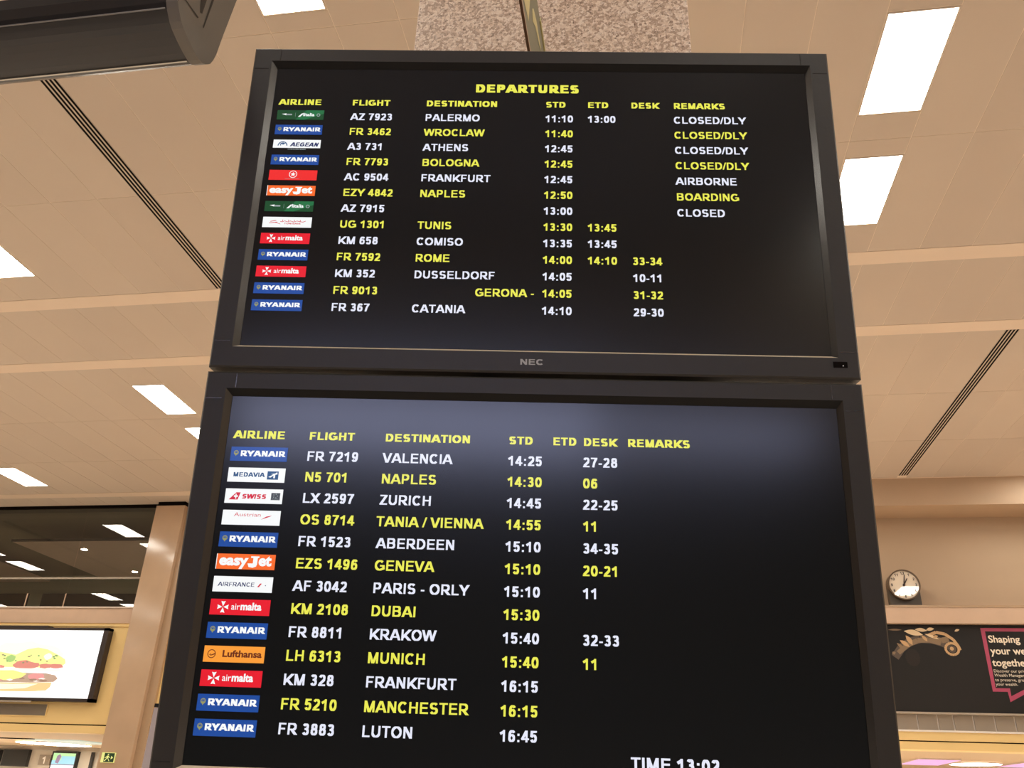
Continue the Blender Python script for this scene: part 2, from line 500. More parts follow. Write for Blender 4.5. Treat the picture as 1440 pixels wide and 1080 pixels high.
for k in lampcols:
    wdt = (jx(k + 1) - jx(k)) - .02
    for (q, i, a, b) in bays:
        x = (jx(k) + jx(k + 1)) / 2; y0, y1 = a * H, b * H
        if y0 < YB + .2 or y1 > 16.7: continue
        if q == -2 and k < 7: continue
        lab = LAB.get((k, i, q))
        if lamp0 is None:
            t = empty('ceiling_lamp', (x, y0, ZC), 'white fluorescent panel lamp set flush in the beige hall ceiling', 'lamp')
            L = 1.17; hw = .275
            f = MB()
            f.box(-hw - .014, -hw, 0, L, -.006, .003, LAMPF).box(hw, hw + .014, 0, L, -.006, .003, LAMPF)
            f.box(-hw, hw, 0, .012, -.006, .003, LAMPF).box(-hw, hw, L - .012, L, -.006, .003, LAMPF)
            f.build('frame', t)
            df = MB(); df.face([(-hw + .001, .013, -.003), (-hw + .001, L - .013, -.003), (hw - .001, L - .013, -.003), (hw - .001, .013, -.003)], LAMPM)
            dfo = flat('diffuser', [(df.v, LAMPM)], t)
            lamp0 = t
        else:
            t = copy_tree(lamp0); t.location = (x, y0, ZC)
        t.scale = ((b - a) * 0 + 1, (b - a) * H / 1.17, 1)
        if lab:
            t['label'] = lab
            if 'group' in t: del t['group']
            t['group'] = 'flush ceiling lamps of the hall'
        else:
            t['label'] = 'flush ceiling lamp of the hall outside the frame or hidden behind the screens'
            t['group'] = 'ceiling lamps not seen directly'

# slotted ceiling vents
def vent(k, ya, yb, label):
    x = jx(k); y0, y1 = ya * H + .01, yb * H - .01
    t = empty('ceiling_vent', (x, y0, ZC), label, 'vent', 'slotted linear ceiling vents')
    L = y1 - y0
    MB().box(-.088, .088, 0, L, .0008, .003, SLOT).build('slot_channel', t)
    for xa, xb in ((-.088, -.082), (-.054, -.0365), (-.0088, .0088), (.0365, .054), (.082, .088)):
        MB().box(xa, xb, 0, L, -.001, .0006, PANEL).build('slat', t)


vent(-15, .48, 1.465, 'long four-slot ceiling vent running left of the upper departures screen')
vent(3, 1.81, 2.775, 'four-slot ceiling vent at right, running down to the far wall')
vent(3, .48, 1.465, 'four-slot ceiling vent just outside the right edge of the photograph')
vent(-15, 1.81, 2.775, 'four-slot ceiling vent hidden behind the two departures screens')
vent(-33, 1.81, 2.775, 'four-slot ceiling vent outside the left edge, above the glazed gallery')

# beam at the far end, right-hand side, and strip at the left
MB().box(-5.2, XR, 2.80 * H, WF + .3, CZ + 5.435, ZC + .003, BEAMM).build('trim_%d' % n)['kind'] = 'structure'; n += 1

# front wall: recessed upper wall at right, stone band, cream cladding, overhanging the desk recess
fw = MB()
fw.box(-6.0, XR, WF, WF + .3, CZ + 3.2, CZ + 5.435, WALLM)                  # plain upper wall at right
fw.box(-9.0, -6.0, WF, WF + .3, CZ + 3.2, ZC + .3, WALLM)                   # behind the screens
fw.build('wall_front')['kind'] = 'structure'
# left part: cladding between band and recess, then underside
cl = MB()
cl.box(XL, -9.0, WF, WF + .3, CZ + 1.12, CZ + 3.225, CREAM)
cl.build('wall_front')['kind'] = 'structure'
MB().box(XL, -9.0, WF - .012, WF + .3, CZ + .945, CZ + 1.095, CREAM).build('trim_%d' % n)['kind'] = 'structure'; n += 1
MB().box(XL, -9.0, WF + .03, WF + .3, CZ + 1.095, CZ + 1.12, SLOT).build('trim_%d' % n)['kind'] = 'structure'; n += 1
MB().box(XL, -9.0, WF - .03, WF, CZ + 3.15, CZ + 3.19, CREAM).build('trim_%d' % n)['kind'] = 'structure'; n += 1
MB().box(XL, -9.0, WF - .02, WF + .5, CZ + 3.225, CZ + 3.555, LEDGEM).build('trim_%d' % n)['kind'] = 'structure'; n += 1
MB().box(XL, -9.0, WF - .05, WF + .5, CZ + 3.555, CZ + 3.585, LAMPF).build('trim_%d' % n)['kind'] = 'structure'; n += 1
# soffit over the desk recess (left) and its back wall
MB().box(XL, -9.0, WF + .3, 25.3, CZ + .95, CZ + 1.05, GREYD).build('trim_%d' % n)['kind'] = 'structure'; n += 1
MB().box(-9.0, XR, 17.9, 25.3, CZ + 1.06, CZ + 1.16, GREYD).build('trim_%d' % n)['kind'] = 'structure'; n += 1
MB().box(XL, XR, 25.3, 25.6, 0, CZ + 1.2, DESKW).build('wall_back')['kind'] = 'structure'
MB().box(XL, -9.0, 25.24, 25.3, CZ + .86, CZ + .95, GREY).build('trim_%d' % n)['kind'] = 'structure'; n += 1
# right: ledge, box for the advertising panel, cream bands
MB().box(-9.0, XR, 17.1, WF + .3, CZ + 3.225, CZ + 3.555, LEDGEM).build('trim_%d' % n)['kind'] = 'structure'; n += 1
MB().box(-9.0, XR, 17.09, 17.12, CZ + 3.52, CZ + 3.56, MARBLE2).build('trim_%d' % n)['kind'] = 'structure'; n += 1
MB().box(-9.0, XR, 17.42, 17.9, CZ + 1.36, CZ + 3.225, WALLM).build('wall_front')['kind'] = 'structure'
MB().box(-9.0, XR, 17.36, 17.9, CZ + 1.20, CZ + 1.36, CREAM).build('trim_%d' % n)['kind'] = 'structure'; n += 1
MB().box(-9.0, XR, 17.33, 17.38, CZ + 1.345, CZ + 1.375, WHITE).build('trim_%d' % n)['kind'] = 'structure'; n += 1
MB().box(-9.0, XR, 17.44, 17.9, CZ + 1.18, CZ + 1.20, SLOT).build('trim_%d' % n)['kind'] = 'structure'; n += 1
MB().box(-9.0, XR, 17.38, 17.9, CZ + 1.05, CZ + 1.18, CREAM).build('trim_%d' % n)['kind'] = 'structure'; n += 1
# metal panels between the advert and the cream bands
t = empty('metal_fascia', (4.2, 17.40, CZ + 1.375), 'row of plain brown-grey metal panels under the dark wealth advert', 'fascia')
xs = [0.0, .60, .95, 1.22, 1.56, 1.92, 2.26, 2.58, 2.92, 3.26]
for a, b in zip(xs, xs[1:]): MB().box(a + .012, b - .012, -.02, .0, 0, .262, GREY).build('panel', t, bevel=.004)
MB().box(0, 3.26, .001, .018, 0, .262, WHITE).build('backing', t)

# marble pillar at left
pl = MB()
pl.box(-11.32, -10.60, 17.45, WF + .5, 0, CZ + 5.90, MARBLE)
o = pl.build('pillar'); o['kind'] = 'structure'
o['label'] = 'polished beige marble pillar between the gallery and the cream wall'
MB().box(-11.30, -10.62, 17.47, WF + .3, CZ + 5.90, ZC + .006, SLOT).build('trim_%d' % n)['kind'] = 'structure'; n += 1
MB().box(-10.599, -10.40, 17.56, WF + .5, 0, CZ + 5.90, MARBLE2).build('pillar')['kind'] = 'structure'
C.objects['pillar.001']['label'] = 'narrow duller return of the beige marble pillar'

# glazed gallery at upper left
gl = MB()
for a, b in ((-26.9, -22.5), (-22.5, -17.8), (-17.8, -13.23), (-13.23, -11.33), (-10.39, -9.0)):
    gl = MB(); gl.face([(a + .006, WF + .06, CZ + 3.585), (b - .006, WF + .06, CZ + 3.585), (b - .006, WF + .06, ZC - .02), (a + .006, WF + .06, ZC - .02)], GLASS)
    gl.build('window_%d' % (1 + ('k' in globals() and 0) + len([x for x in C.objects if x.name.startswith('window_')])))['kind'] = 'structure'
MB().box(XL, -9.0, WF - .01, WF + .04, CZ + 4.225, CZ + 4.262, GREY).build('trim_%d' % n)['kind'] = 'structure'; n += 1
for x in (-14.21, -13.23, -15.4):
    MB().box(x - .009, x + .009, WF + .03, WF + .05, CZ + 3.585, CZ + 3.9, LEDGEM).build('trim_%d' % n)['kind'] = 'structure'; n += 1
MB().box(XL, -9.0, WF + .02, WF + .1, ZC - .05, ZC + .01, SLOT).build('trim_%d' % n)['kind'] = 'structure'; n += 1
# room behind the glass
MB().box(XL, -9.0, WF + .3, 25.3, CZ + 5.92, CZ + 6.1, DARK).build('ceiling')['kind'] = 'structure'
MB().box(XL, -9.0, 17.95, 25.3, CZ + 3.0, CZ + 3.2, DESKW).build('floor')['kind'] = 'structure'
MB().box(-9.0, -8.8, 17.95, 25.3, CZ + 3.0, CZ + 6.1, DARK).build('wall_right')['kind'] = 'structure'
bw = MB().box(XL, -9.0, 24.3, 24.6, CZ + 3.2, CZ + 5.92, GREENG)
bw.build('wall_back')['kind'] = 'structure'
for a, b in ((-26, -19.45), (-18.95, -9.2)):
    MB().box(a, b, 24.24, 24.3, CZ + 4.2, CZ + 5.34, DARKEST).build('trim_%d' % n)['kind'] = 'structure'; n += 1
t = empty('ceiling_raft', (-12.8, 20.9, CZ + 5.5), 'suspended reddish-brown ceiling raft inside the dark gallery, with small round spotlights', 'ceiling raft')
MB().box(-3.30, 3.4, -1.98, 1.9, 0, .05, REDDISH).build('board', t)
MB().box(-3.30, 3.4, -2.0, -1.98, -.01, .06, DARKEST).build('edge_strip', t)
SPOT = mat('spot_glow', (1, 1, 1), 0.4, emit=190, ecol=(1.0, .9, .78))
for x, y in ((-1.76, -1.2), (-1.75, 1.2), (1.0, -1.2), (1.0, 1.2)):
    MB().disc((x, y), .075, 2, -.012, -.001, LAMPF, capm=SPOT).build('spotlight', t)
t = empty('ceiling_raft', (-21.2, 20.9, CZ + 5.5), 'second reddish-brown ceiling raft at the far left of the dark gallery', 'ceiling raft')
MB().box(-3.30, 3.1, -.5, 2.4, 0, .05, REDDISH).build('board', t)
MB().disc((2.4, -.2), .05, 2, -.012, -.001, LAMPF, capm=SPOT).build('spotlight', t)

# rear wall of the hall with an added glowing window band (unseen; gives the glow mirrored in the lower screen)
rw = MB()
z0, z1 = CZ + 1.75, CZ + 2.75
xa, xb = -3.8, 3.0
rw.box(XL, XR, YB - .3, YB, 0, z0, mat('rear_wall_reflection_dark', (74, 66, 58), .6)).box(XL, XR, YB - .3, YB, z1, ZC + .3, WALLM)  # unseen lower wall toned dark so the lower screen mirrors little light
rw.box(XL, xa, YB - .3, YB, z0, z1, WALLM).box(xb, XR, YB - .3, YB, z0, z1, WALLM)
rw.build('wall_rear')['kind'] = 'structure'
WIN = mat('added_glow_pane', (200, 215, 235), 0.4, emit=10.0, ecol=(.60, .65, 1.0))
wi = MB().box(xa, xb, YB - .12, YB - .10, z0, z1, WIN).build('window_9'); wi['kind'] = 'structure'
for k in range(7):
    x = xa + (xb - xa) * k / 6
    MB().box(x - .03, x + .03, YB - .1, YB - .04, z0, z1, GREY).build('window_frame', wi)
w2_ = MB().box(3.15, 7.2, YB + .005, YB + .02, CZ + 2.05, CZ + 2.45, WIN).build('window_10'); w2_['kind'] = 'structure'  # added second pane, kept shallow for a weaker mirrored glow
MB().box(3.06, 7.3, YB + .001, YB + .004, CZ + 1.95, CZ + 2.55, GREY).build('window_frame', w2_)
MB().box(XL + .1, XR - .1, YB + .1, -3.0, 0, .012, mat('added_dark_floor_sheet', (58, 54, 50), .9)).build('floor')['kind'] = 'structure'  # added unseen dark sheet, dims the floor mirrored in the lower screen
MB().box(XL, XR, YB, YB + .03, 0, .12, GREY).build('baseboard_rear')['kind'] = 'structure'

# ================================================================== THE DEPARTURE SCREENS
OV = Vector((-0.16149302894559514, 1.107846376733374, 1.2462377806452383 + CZ))
AM = Matrix(((0.9910613293959822, -0.13235577995932768, 0.016714930069445362),
             (0.13338255482347905, 0.9806700826447469, -0.1431617374660807),
             (0.002556451570051471, 0.14411154192813097, 0.9895581478814)))
MW, MH, GAPM = 1.06, .63258, .0076
DEP = .0085


def monitor(v0, label):
    """v0: distance down the mounting plane from its top edge. Local frame: x right, y away, z up, base = bottom centre of the front."""
    base = OV + AM @ Vector((0, 0, -(v0 + MH)))
    mw = Matrix.Translation(base) @ AM.to_4x4()
    t = empty('departures_monitor', None, label, 'monitor', 'stacked departures monitors', mw)
    w2 = MW / 2
    # screen opening (local x from left edge u, z from bottom)
    ox0, ox1, oz0, oz1 = -w2 + .0345, -w2 + 1.0265, MH - .5965, MH - .0285
    sx0, sx1, sz0, sz1 = -w2 + .0440, -w2 + 1.0185, MH - .5915, MH - .0395
    b = MB()
    e = .003
    O = [(-w2, 0), (w2, 0), (w2, MH), (-w2, MH)]
    F = [(-w2 + e, e * 1.0), (w2 - e, e), (w2 - e, MH - e), (-w2 + e, MH - e)]
    I = [(ox0, oz0), (ox1, oz0), (ox1, oz1), (ox0, oz1)]
    Q = [(sx0, sz0), (sx1, sz0), (sx1, sz1), (sx0, sz1)]
    for i in range(4):
        j = (i + 1) % 4
        b.face([(F[i][0], 0, F[i][1]), (F[j][0], 0, F[j][1]), (I[j][0], 0, I[j][1]), (I[i][0], 0, I[i][1])], BEZEL)
        b.face([(O[i][0], e, O[i][1]), (O[j][0], e, O[j][1]), (F[j][0], 0, F[j][1]), (F[i][0], 0, F[i][1])], BEZEL)
        b.face([(O[i][0], .045, O[i][1]), (O[j][0], .045, O[j][1]), (O[j][0], e, O[j][1]), (O[i][0], e, O[i][1])], BLACKP)
    b.face([(O[i][0], .045, O[i][1]) for i in range(4)], BLACKP)
    b.build('bezel', t)
    LT = MATS.get('top_lip_painted_shade') or mat('top_lip_painted_shade', (26, 24, 22), .5, spec=.2)  # dark colour paints the shade on the downward-facing lip
    LB = MATS.get('bottom_lip_painted_glint') or mat('bottom_lip_painted_glint', (226, 206, 176), .3, spec=.6)  # pale colour paints the lamps' glint along the bottom lip
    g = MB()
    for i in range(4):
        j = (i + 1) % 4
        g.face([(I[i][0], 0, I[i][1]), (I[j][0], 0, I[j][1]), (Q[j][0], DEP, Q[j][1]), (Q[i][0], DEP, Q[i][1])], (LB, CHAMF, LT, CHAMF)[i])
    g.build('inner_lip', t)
    # thin moulding seams in the corners
    sm = MB()
    for sx in (-1, 1):
        for z in (.046, MH - .046):
            sm.box(sx * (w2 - .004) if sx < 0 else w2 - .030, (-w2 + .030) if sx < 0 else w2 - .004, -.0004, .0006, z - .0006, z + .0006, CHAMF)
        sm.box(sx * (w2 - .050) - .0006, sx * (w2 - .050) + .0006, -.0004, .0006, MH - .027, MH - .004, CHAMF)
    sm.build('seam', t)
    s = MB(); s.box(sx0 + .0005, sx1 - .0005, DEP, DEP + .004, sz0 + .0005, sz1 - .0005, SCR); scr = s.build('screen', t)
    k = MB()
    k.prism([(-w2 + .02, .02), (w2 - .02, .02), (w2 - .02, MH - .02), (-w2 + .02, MH - .02)], 1, .0455, .075, BLACKP)
    k.prism([(-w2 + .12, .10), (w2 - .12, .10), (w2 - .12, MH - .10), (-w2 + .12, MH - .10)], 1, .0755, .10, BLACKP)
    k.build('rear_housing', t)
    return t, scr


def U(u, v, v0, y=DEP - .0004):      # plane coordinates -> monitor local
    return (u - MW / 2, y, MH - (v - v0))


def put(polys, u, base, cap, v0, m, sx=1.0, y=DEP - .0004):
    return [([U(u + p[0] * cap * sx, base - p[1] * cap, v0, y) for p in q], m) for q in polys]


def fit(text, u0, u1, base, cap, v0, m, T=.205, HH=.165, y=DEP - .0004):
    w_, ps = lettering(text, T, HH)
    return put(ps, u0, base, cap, v0, m, (u1 - u0) / (w_ * cap), y)


# --- airline logos ------------------------------------------------
BLUE = emat('logo_blue', (26, 74, 156)); RED = emat('logo_red', (232, 26, 44)); RED2 = emat('logo_bright_red', (240, 44, 44))
ORANGE = emat('logo_orange', (250, 108, 40)); WHT = emat('logo_white', (248, 250, 250)); GRN = emat('logo_green', (20, 74, 40))
GRN2 = emat('logo_light_green', (32, 112, 66)); NAVY = emat('logo_navy', (40, 50, 100)); AMB = emat('logo_amber', (252, 158, 56))
BRN = emat('logo_brown', (110, 46, 20)); CRIM = emat('logo_crimson', (212, 40, 66)); GRYL = emat('logo_grey', (150, 160, 160))
GOLD = emat('logo_gold', (150, 150, 96)); TEAL = emat('logo_teal', (40, 84, 130)); SLATE = emat('logo_slate', (70, 74, 80))


def logo(kind, u0, u1, v1, v2, v0, parent):
    W_, H_ = u1 - u0, v2 - v1
    Z = DEP - .0004
    P = []

    def R(a, b, c, d, m, lay=1):       # rectangle in logo fractions (x 0..1, y 0 top..1 bottom)
        P.append(([U(u0 + W_ * x, v1 + H_ * y, v0, Z - .0002 * lay) for x, y in ((a, d), (c, d), (c, b), (a, b))], m))

    def poly(pts, m, lay=1):
        P.append(([U(u0 + W_ * x, v1 + H_ * y, v0, Z - .0002 * lay) for x, y in pts], m))

    def ring(cx, cy, r, m, th=.14, n=20, a0=0, a1=360, lay=2, asp=None):
        k = H_ / W_
        pts = [(cx + r * k * math.cos(math.radians(a0 + (a1 - a0) * i / n)), cy + r * math.sin(math.radians(a0 + (a1 - a0) * i / n))) for i in range(n + 1)]
        inn = [(cx + r * (1 - th / r * 1.0) * k * math.cos(math.radians(a0 + (a1 - a0) * i / n)), cy + (r - th) * math.sin(math.radians(a0 + (a1 - a0) * i / n))) for i in range(n + 1)]
        for i in range(n): poly([pts[i], pts[i + 1], inn[i + 1], inn[i]], m, lay)

    def word(text, a, b, base, cap, m, T=.205, HH=.165, lay=2, rom=None, slant=0.0):
        w_, ps = roman(text, rom) if rom is not None else lettering(text, T, HH)
        sx = (b - a) / w_
        for q in ps: poly([(a + (p[0] + slant * p[1]) * sx, base - p[1] * cap) for p in q], m, lay)

    if kind == 'blue':
        R(0, 0, 1, 1, BLUE)
        word('RYANAIR', .165, .965, .66, .40, WHT, .26, .20)
        ring(.095, .42, .17, GOLD, .05); poly([(.065, .45), (.125, .45), (.095, .68)], GOLD, 3); ring(.095, .42, .09, GOLD, .03, 12)
    elif kind == 'red':
        R(0, 0, 1, 1, RED)
        cx, cy, r = .215, .50, .40; k = H_ / W_
        for q in range(4):
            a = q * math.pi / 2
            f = lambda r_, t_: (cx + r_ * k * math.cos(a + t_), cy + r_ * math.sin(a + t_))
            poly([f(.03, 0), f(r, -.38), f(r * .84, 0)], WHT, 2); poly([f(.03, 0), f(r * .84, 0), f(r, .38)], WHT, 2)
        word('air', .355, .50, .66, .42, WHT, rom=.006); word('malta', .51, .86, .66, .46, WHT, rom=.036)
    elif kind == 'orange':
        R(0, 0, 1, 1, ORANGE)
        R(.0, .0, .012, 1, WHT, 2)
        word('easy', .05, .545, .72, .66, WHT, rom=.045)
        # slab J with its hook
        R(.585, .13, .725, .24, WHT, 2); R(.625, .2, .70, .68, WHT, 2); poly([(.535, .60), (.70, .60), (.685, .80), (.63, .88), (.56, .84)], WHT, 2)
        word('et', .72, .94, .72, .68, WHT, rom=.045)
    elif kind == 'green':
        R(0, 0, 1, 1, GRN)
        poly([(.62, 0), (1, 0), (1, .35), (.60, 1), (.40, 1)], GRN2, 2)
        poly([(.10, .42), (.20, .36), (.20, .56)], WHT, 3); R(.21, .40, .32, .55, GRYL, 3); R(.39, .28, .395, .70, GRYL, 3)
        poly([(.45, .70), (.53, .34), (.57, .34), (.50, .70)], WHT, 3)
        word('litalia', .56, .80, .62, .32, WHT, rom=.03, lay=3); ring(.885, .50, .17, GRYL, .07, 12, lay=3)
    elif kind == 'aegean':
        R(0, 0, 1, .84, WHT)
        ring(.20, .62, .44, TEAL, .09, 14, 180, 360); ring(.20, .52, .22, TEAL, .07, 14, 150, 330); poly([(.12, .42), (.27, .34), (.22, .52)], TEAL, 2)
        word('AEGEAN', .36, .95, .68, .40, NAVY, .26, .2, slant=.25)
        word('A STAR ALLIANCE MEMBER', .32, .70, 1.03, .12, GRYL, .2, .17)
    elif kind == 'rondel':
        R(0, 0, 1, 1, RED2)
        ring(.5, .42, .36, WHT, .055, 24)
        k = H_ / W_
        pts = []
        for i in range(10):
            r_ = .22 if i % 2 == 0 else .11; a = -math.pi / 2 + i * math.pi / 5
            pts.append((.5 + r_ * k * math.cos(a) * 1.1, .43 + r_ * math.sin(a)))
        poly(pts, WHT, 2); R(.34, .86, .64, .885, GRYL, 2)
    elif kind == 'tunis':
        R(0, 0, 1, 1, WHT)
        for (a, b, c_, d) in ((.15, .42, .27, .34), (.13, .56, .30, .50), (.24, .50, .36, .68)):
            poly([(a, b), (c_, d - .03), (c_ + .01, d + .03), (a + .01, b + .05)], CRIM, 2)
        xk = [.36, .40, .45, .48, .52, .56, .60, .64, .70, .76, .82, .88]
        for i in range(11): poly([(xk[i], .40 + .06 * math.sin(i * 2.1)), (xk[i + 1], .40 + .06 * math.sin((i + 1) * 2.1)), (xk[i + 1], .45 + .06 * math.sin((i + 1) * 2.1)), (xk[i], .46 + .06 * math.sin(i * 2.1))], CRIM, 2)
        for i in (1, 4, 7, 9): R(xk[i], .26, xk[i] + .012, .42, CRIM, 2)
        word('TUNISAIR', .44, .78, .70, .15, CRIM, .2, .17)
    elif kind == 'medavia':
        R(0, 0, 1, 1, WHT)
        word('MEDAVIA', .09, .645, .63, .30, TEAL, .24, .18)
        R(.69, .22, .885, .80, TEAL, 2)
        poly([(.71, .62), (.77, .50), (.79, .44), (.75, .42), (.83, .36), (.86, .28), (.87, .42), (.83, .46), (.83, .70), (.80, .70), (.80, .52), (.75, .66)], WHT, 3)
    elif kind == 'swiss':
        R(0, 0, 1, 1, WHT)
        poly([(.07, .76), (.19, .26), (.265, .26), (.225, .76)], CRIM, 2)
        R(.155, .47, .225, .58, WHT, 3); R(.18, .36, .20, .70, WHT, 3)
        word('SWISS', .285, .715, .68, .32, CRIM, .27, .2, slant=.15)
        R(.80, .25, .955, .74, SLATE, 2)
        for i in range(5):
            a = i * 1.257; R(.875 + .035 * math.cos(a) - .008, .46 + .13 * math.sin(a) - .03, .875 + .035 * math.cos(a) + .008, .46 + .13 * math.sin(a) + .03, GRYL, 3)
        R(.82, .66, .93, .68, GRYL, 3)
    elif kind == 'austrian':
        R(0, 0, 1, 1, WHT)
        word('Austrian', .20, .66, .42, .26, CRIM, rom=-.004)
        poly([(.67, .62), (.76, .40), (.86, .33), (.80, .44), (.73, .54)], CRIM, 2)
    elif kind == 'france':
        R(0, 0, 1, 1, WHT)
        word('AIRFRANCE', .08, .70, .64, .26, NAVY, .17, .13, slant=.05)
        poly([(.745, .66), (.79, .42), (.82, .42), (.775, .66)], CRIM, 2); R(.875, .52, .89, .57, NAVY, 2)
    elif kind == 'crane':
        R(0, 0, 1, 1, AMB)
        ring(.13, .50, .27, BRN, .05, 24)
        poly([(.07, .50), (.12, .57), (.19, .44), (.185, .54), (.12, .62)], BRN, 3); poly([(.10, .47), (.13, .52), (.12, .57)], BRN, 3)
        word('Lufthansa', .31, .955, .66, .40, BRN, rom=.035)
    o = flat('airline_logo', P, parent)
    return o


def heading(parent, v0, items, name='heading', m=TY):
    for (tx, a, b, base, cap, T, HH) in items: flat(name, fit(tx, a, b, base, cap, v0, m, T, HH), parent)


UP, SCRU = monitor(0.0, 'upper departures monitor, headed DEPARTURES and listing Palermo to Catania')
LO, SCRL = monitor(MH + GAPM, 'lower departures monitor, listing Valencia to Luton with the time at its foot')

heading(SCRU, 0, [('DEPARTURES', .4148, .6068, .0880, .0176, .29, .215)])
hb = .1190; hc = .0122
heading(SCRU, 0, [('AIRLINE', .0550, .1345, hb, hc, .25, .185), ('FLIGHT', .1903, .2612, hb, hc, .25, .185), ('DESTINATION', .3266, .4580, hb, hc, .25, .185),
                  ('STD', .5449, .5824, hb, hc, .25, .185), ('ETD', .6211, .6600, hb, hc, .25, .185), ('DESK', .6997, .7511, hb, hc, .25, .185),
                  ('REMARKS', .7765, .8705, hb, hc, .25, .185)])
hb = .7504; hc = .0128; V0 = MH + GAPM
heading(SCRL, V0, [('AIRLINE', .0545, .1384, hb, hc, .25, .185), ('FLIGHT', .1763, .2507, hb, hc, .25, .185), ('DESTINATION', .2987, .4362, hb, hc, .25, .185),
                   ('STD', .4963, .5358, hb, hc, .25, .185), ('ETD', .5663, .6050, hb, hc, .25, .185), ('DESK', .6147, .6687, hb, hc, .25, .185),
                   ('REMARKS', .6844, .7841, hb, hc, .25, .185)])

UROWS = [('AZ 7923', 'PALERMO', '11:10', '13:00', '', 'CLOSED/DLY', 'green'), ('FR 3462', 'WROCLAW', '11:40', '', '', 'CLOSED/DLY', 'blue'),
         ('A3 731', 'ATHENS', '12:45', '', '', 'CLOSED/DLY', 'aegean'), ('FR 7793', 'BOLOGNA', '12:45', '', '', 'CLOSED/DLY', 'blue'),
         ('AC 9504', 'FRANKFURT', '12:45', '', '', 'AIRBORNE', 'rondel'), ('EZY 4842', 'NAPLES', '12:50', '', '', 'BOARDING', 'orange'),
         ('AZ 7915', '', '13:00', '', '', 'CLOSED', 'green'), ('UG 1301', 'TUNIS', '13:30', '13:45', '', '', 'tunis'),
         ('KM 658', 'COMISO', '13:35', '13:45', '', '', 'red'), ('FR 7592', 'ROME', '14:00', '14:10', '33-34', '', 'blue'),
         ('KM 352', 'DUSSELDORF', '14:05', '', '10-11', '', 'red'), ('FR 9013', 'GERONA -', '14:05', '', '31-32', '', 'blue'),
         ('FR 367', 'CATANIA', '14:10', '', '29-30', '', 'blue')]
LROWS_ = [('FR 7219', 'VALENCIA', '14:25', '27-28', 'blue'), ('N5 701', 'NAPLES', '14:30', '06', 'medavia'), ('LX 2597', 'ZURICH', '14:45', '22-25', 'swiss'),
          ('OS 8714', 'TANIA / VIENNA', '14:55', '11', 'austrian'), ('FR 1523', 'ABERDEEN', '15:10', '34-35', 'blue'), ('EZS 1496', 'GENEVA', '15:10', '20-21', 'orange'),
          ('AF 3042', 'PARIS - ORLY', '15:10', '11', 'france'), ('KM 2108', 'DUBAI', '15:30', '', 'red'), ('FR 8811', 'KRAKOW', '15:40', '32-33', 'blue'),
          ('LH 6313', 'MUNICH', '15:40', '11', 'crane'), ('KM 328', 'FRANKFURT', '16:15', '', 'red'), ('FR 5210', 'MANCHESTER', '16:15', '', 'blue'),
          ('FR 3883', 'LUTON', '16:45', '', 'blue')]


def row(parent, v0, cells, base, em, m):
    for tx, u in cells:
        if not tx: continue
        w_, ps = lettering(tx)
        flat('flight_entry', put([[(x - .07, y) for x, y in q] for q in ps], u, base, em * .716, v0, m), parent)


for i, r in enumerate(UROWS):
    base = .1503 + i * (.5268 - .1503) / 12
    m = TW if i % 2 == 0 else TY
    row(SCRU, 0, [(r[0], .1910), (r[1], .4325 if r[1] == 'GERONA -' else .3272), (r[2], .5454), (r[3], .6220), (r[4], .6985), (r[5], .7768)], base, .02015, m)
    t_ = 'logo'
    lb = .1308 + i * (.5081 - .1308) / 12
    logo(r[6], .0548, .1409, lb, lb + .0203, 0, SCRU)
for i, r in enumerate(LROWS_):
    base = .7848 + i * (1.1868 - .7848) / 12
    m = TW if i % 2 == 0 else TY
    row(SCRL, V0, [(r[0], .1770), (r[1], .2960 if i == 3 else .2985), (r[2], .4966), (r[3], .6150)], base, .02175, m)
    lb = .7644 + i * (1.1692 - .7644) / 12
    logo(r[4], .0540, .1450, lb, lb + .0230, V0, SCRL)
heading(SCRL, V0, [('TIME 13:02', .6825, .8085, 1.2185, .0168, .21, .165)], 'clock_lettering', TW)

# maker's lettering and the little sensor window
LETM = mat('silver_print', (178, 176, 170), 0.35)
for t_, v0 in ((UP, 0.0), (LO, V0)):
    flat('maker_lettering', fit('NEC', .5105, .5505, v0 + .6190, .0098, v0, LETM, .20, .17, y=-.0004), t_, .00001)
    sw = MB().box(MW / 2 - .0430, MW / 2 - .0205, -.0006, .002, MH - .6135, MH - .6035, SLOT).build('sensor_window', t_)
    MB().box(MW / 2 - .0285, MW / 2 - .0268, -.0012, -.0007, MH - .6112, MH - .6095, WHITE).build('indicator', sw)

# steel frame that carries both monitors, fixed to the terrazzo pillar
t = empty('monitor_bracket', (-.13, 1.6, CZ - .1), 'dark steel bracket holding the two departures monitors off the speckled pillar', 'bracket')
MB().box(-.22, -.16, -.03, -.001, .15, 1.15, BACKM).box(.16, .22, -.03, -.001, .15, 1.15, BACKM).build('upright', t)
for z in (.30, 1.0):
    a = OV + AM @ Vector((0, .101, -(1.2462 + .1 - z)))
    for x in (-.19, .19):
        MB().box(x - .015, x + .015, a.y - 1.6 + (x + .03) * .134 + .022, -.031, z - .02, z + .02, BACKM).build('arm', t)

# terrazzo pillar
pm = MB().box(-.582, .165, 1.6, 2.3, 0, ZC + .004, TERR)
o = pm.build('pillar', bevel=.004); o['kind'] = 'structure'; o['label'] = 'pillar of speckled beige terrazzo behind the departures monitors'

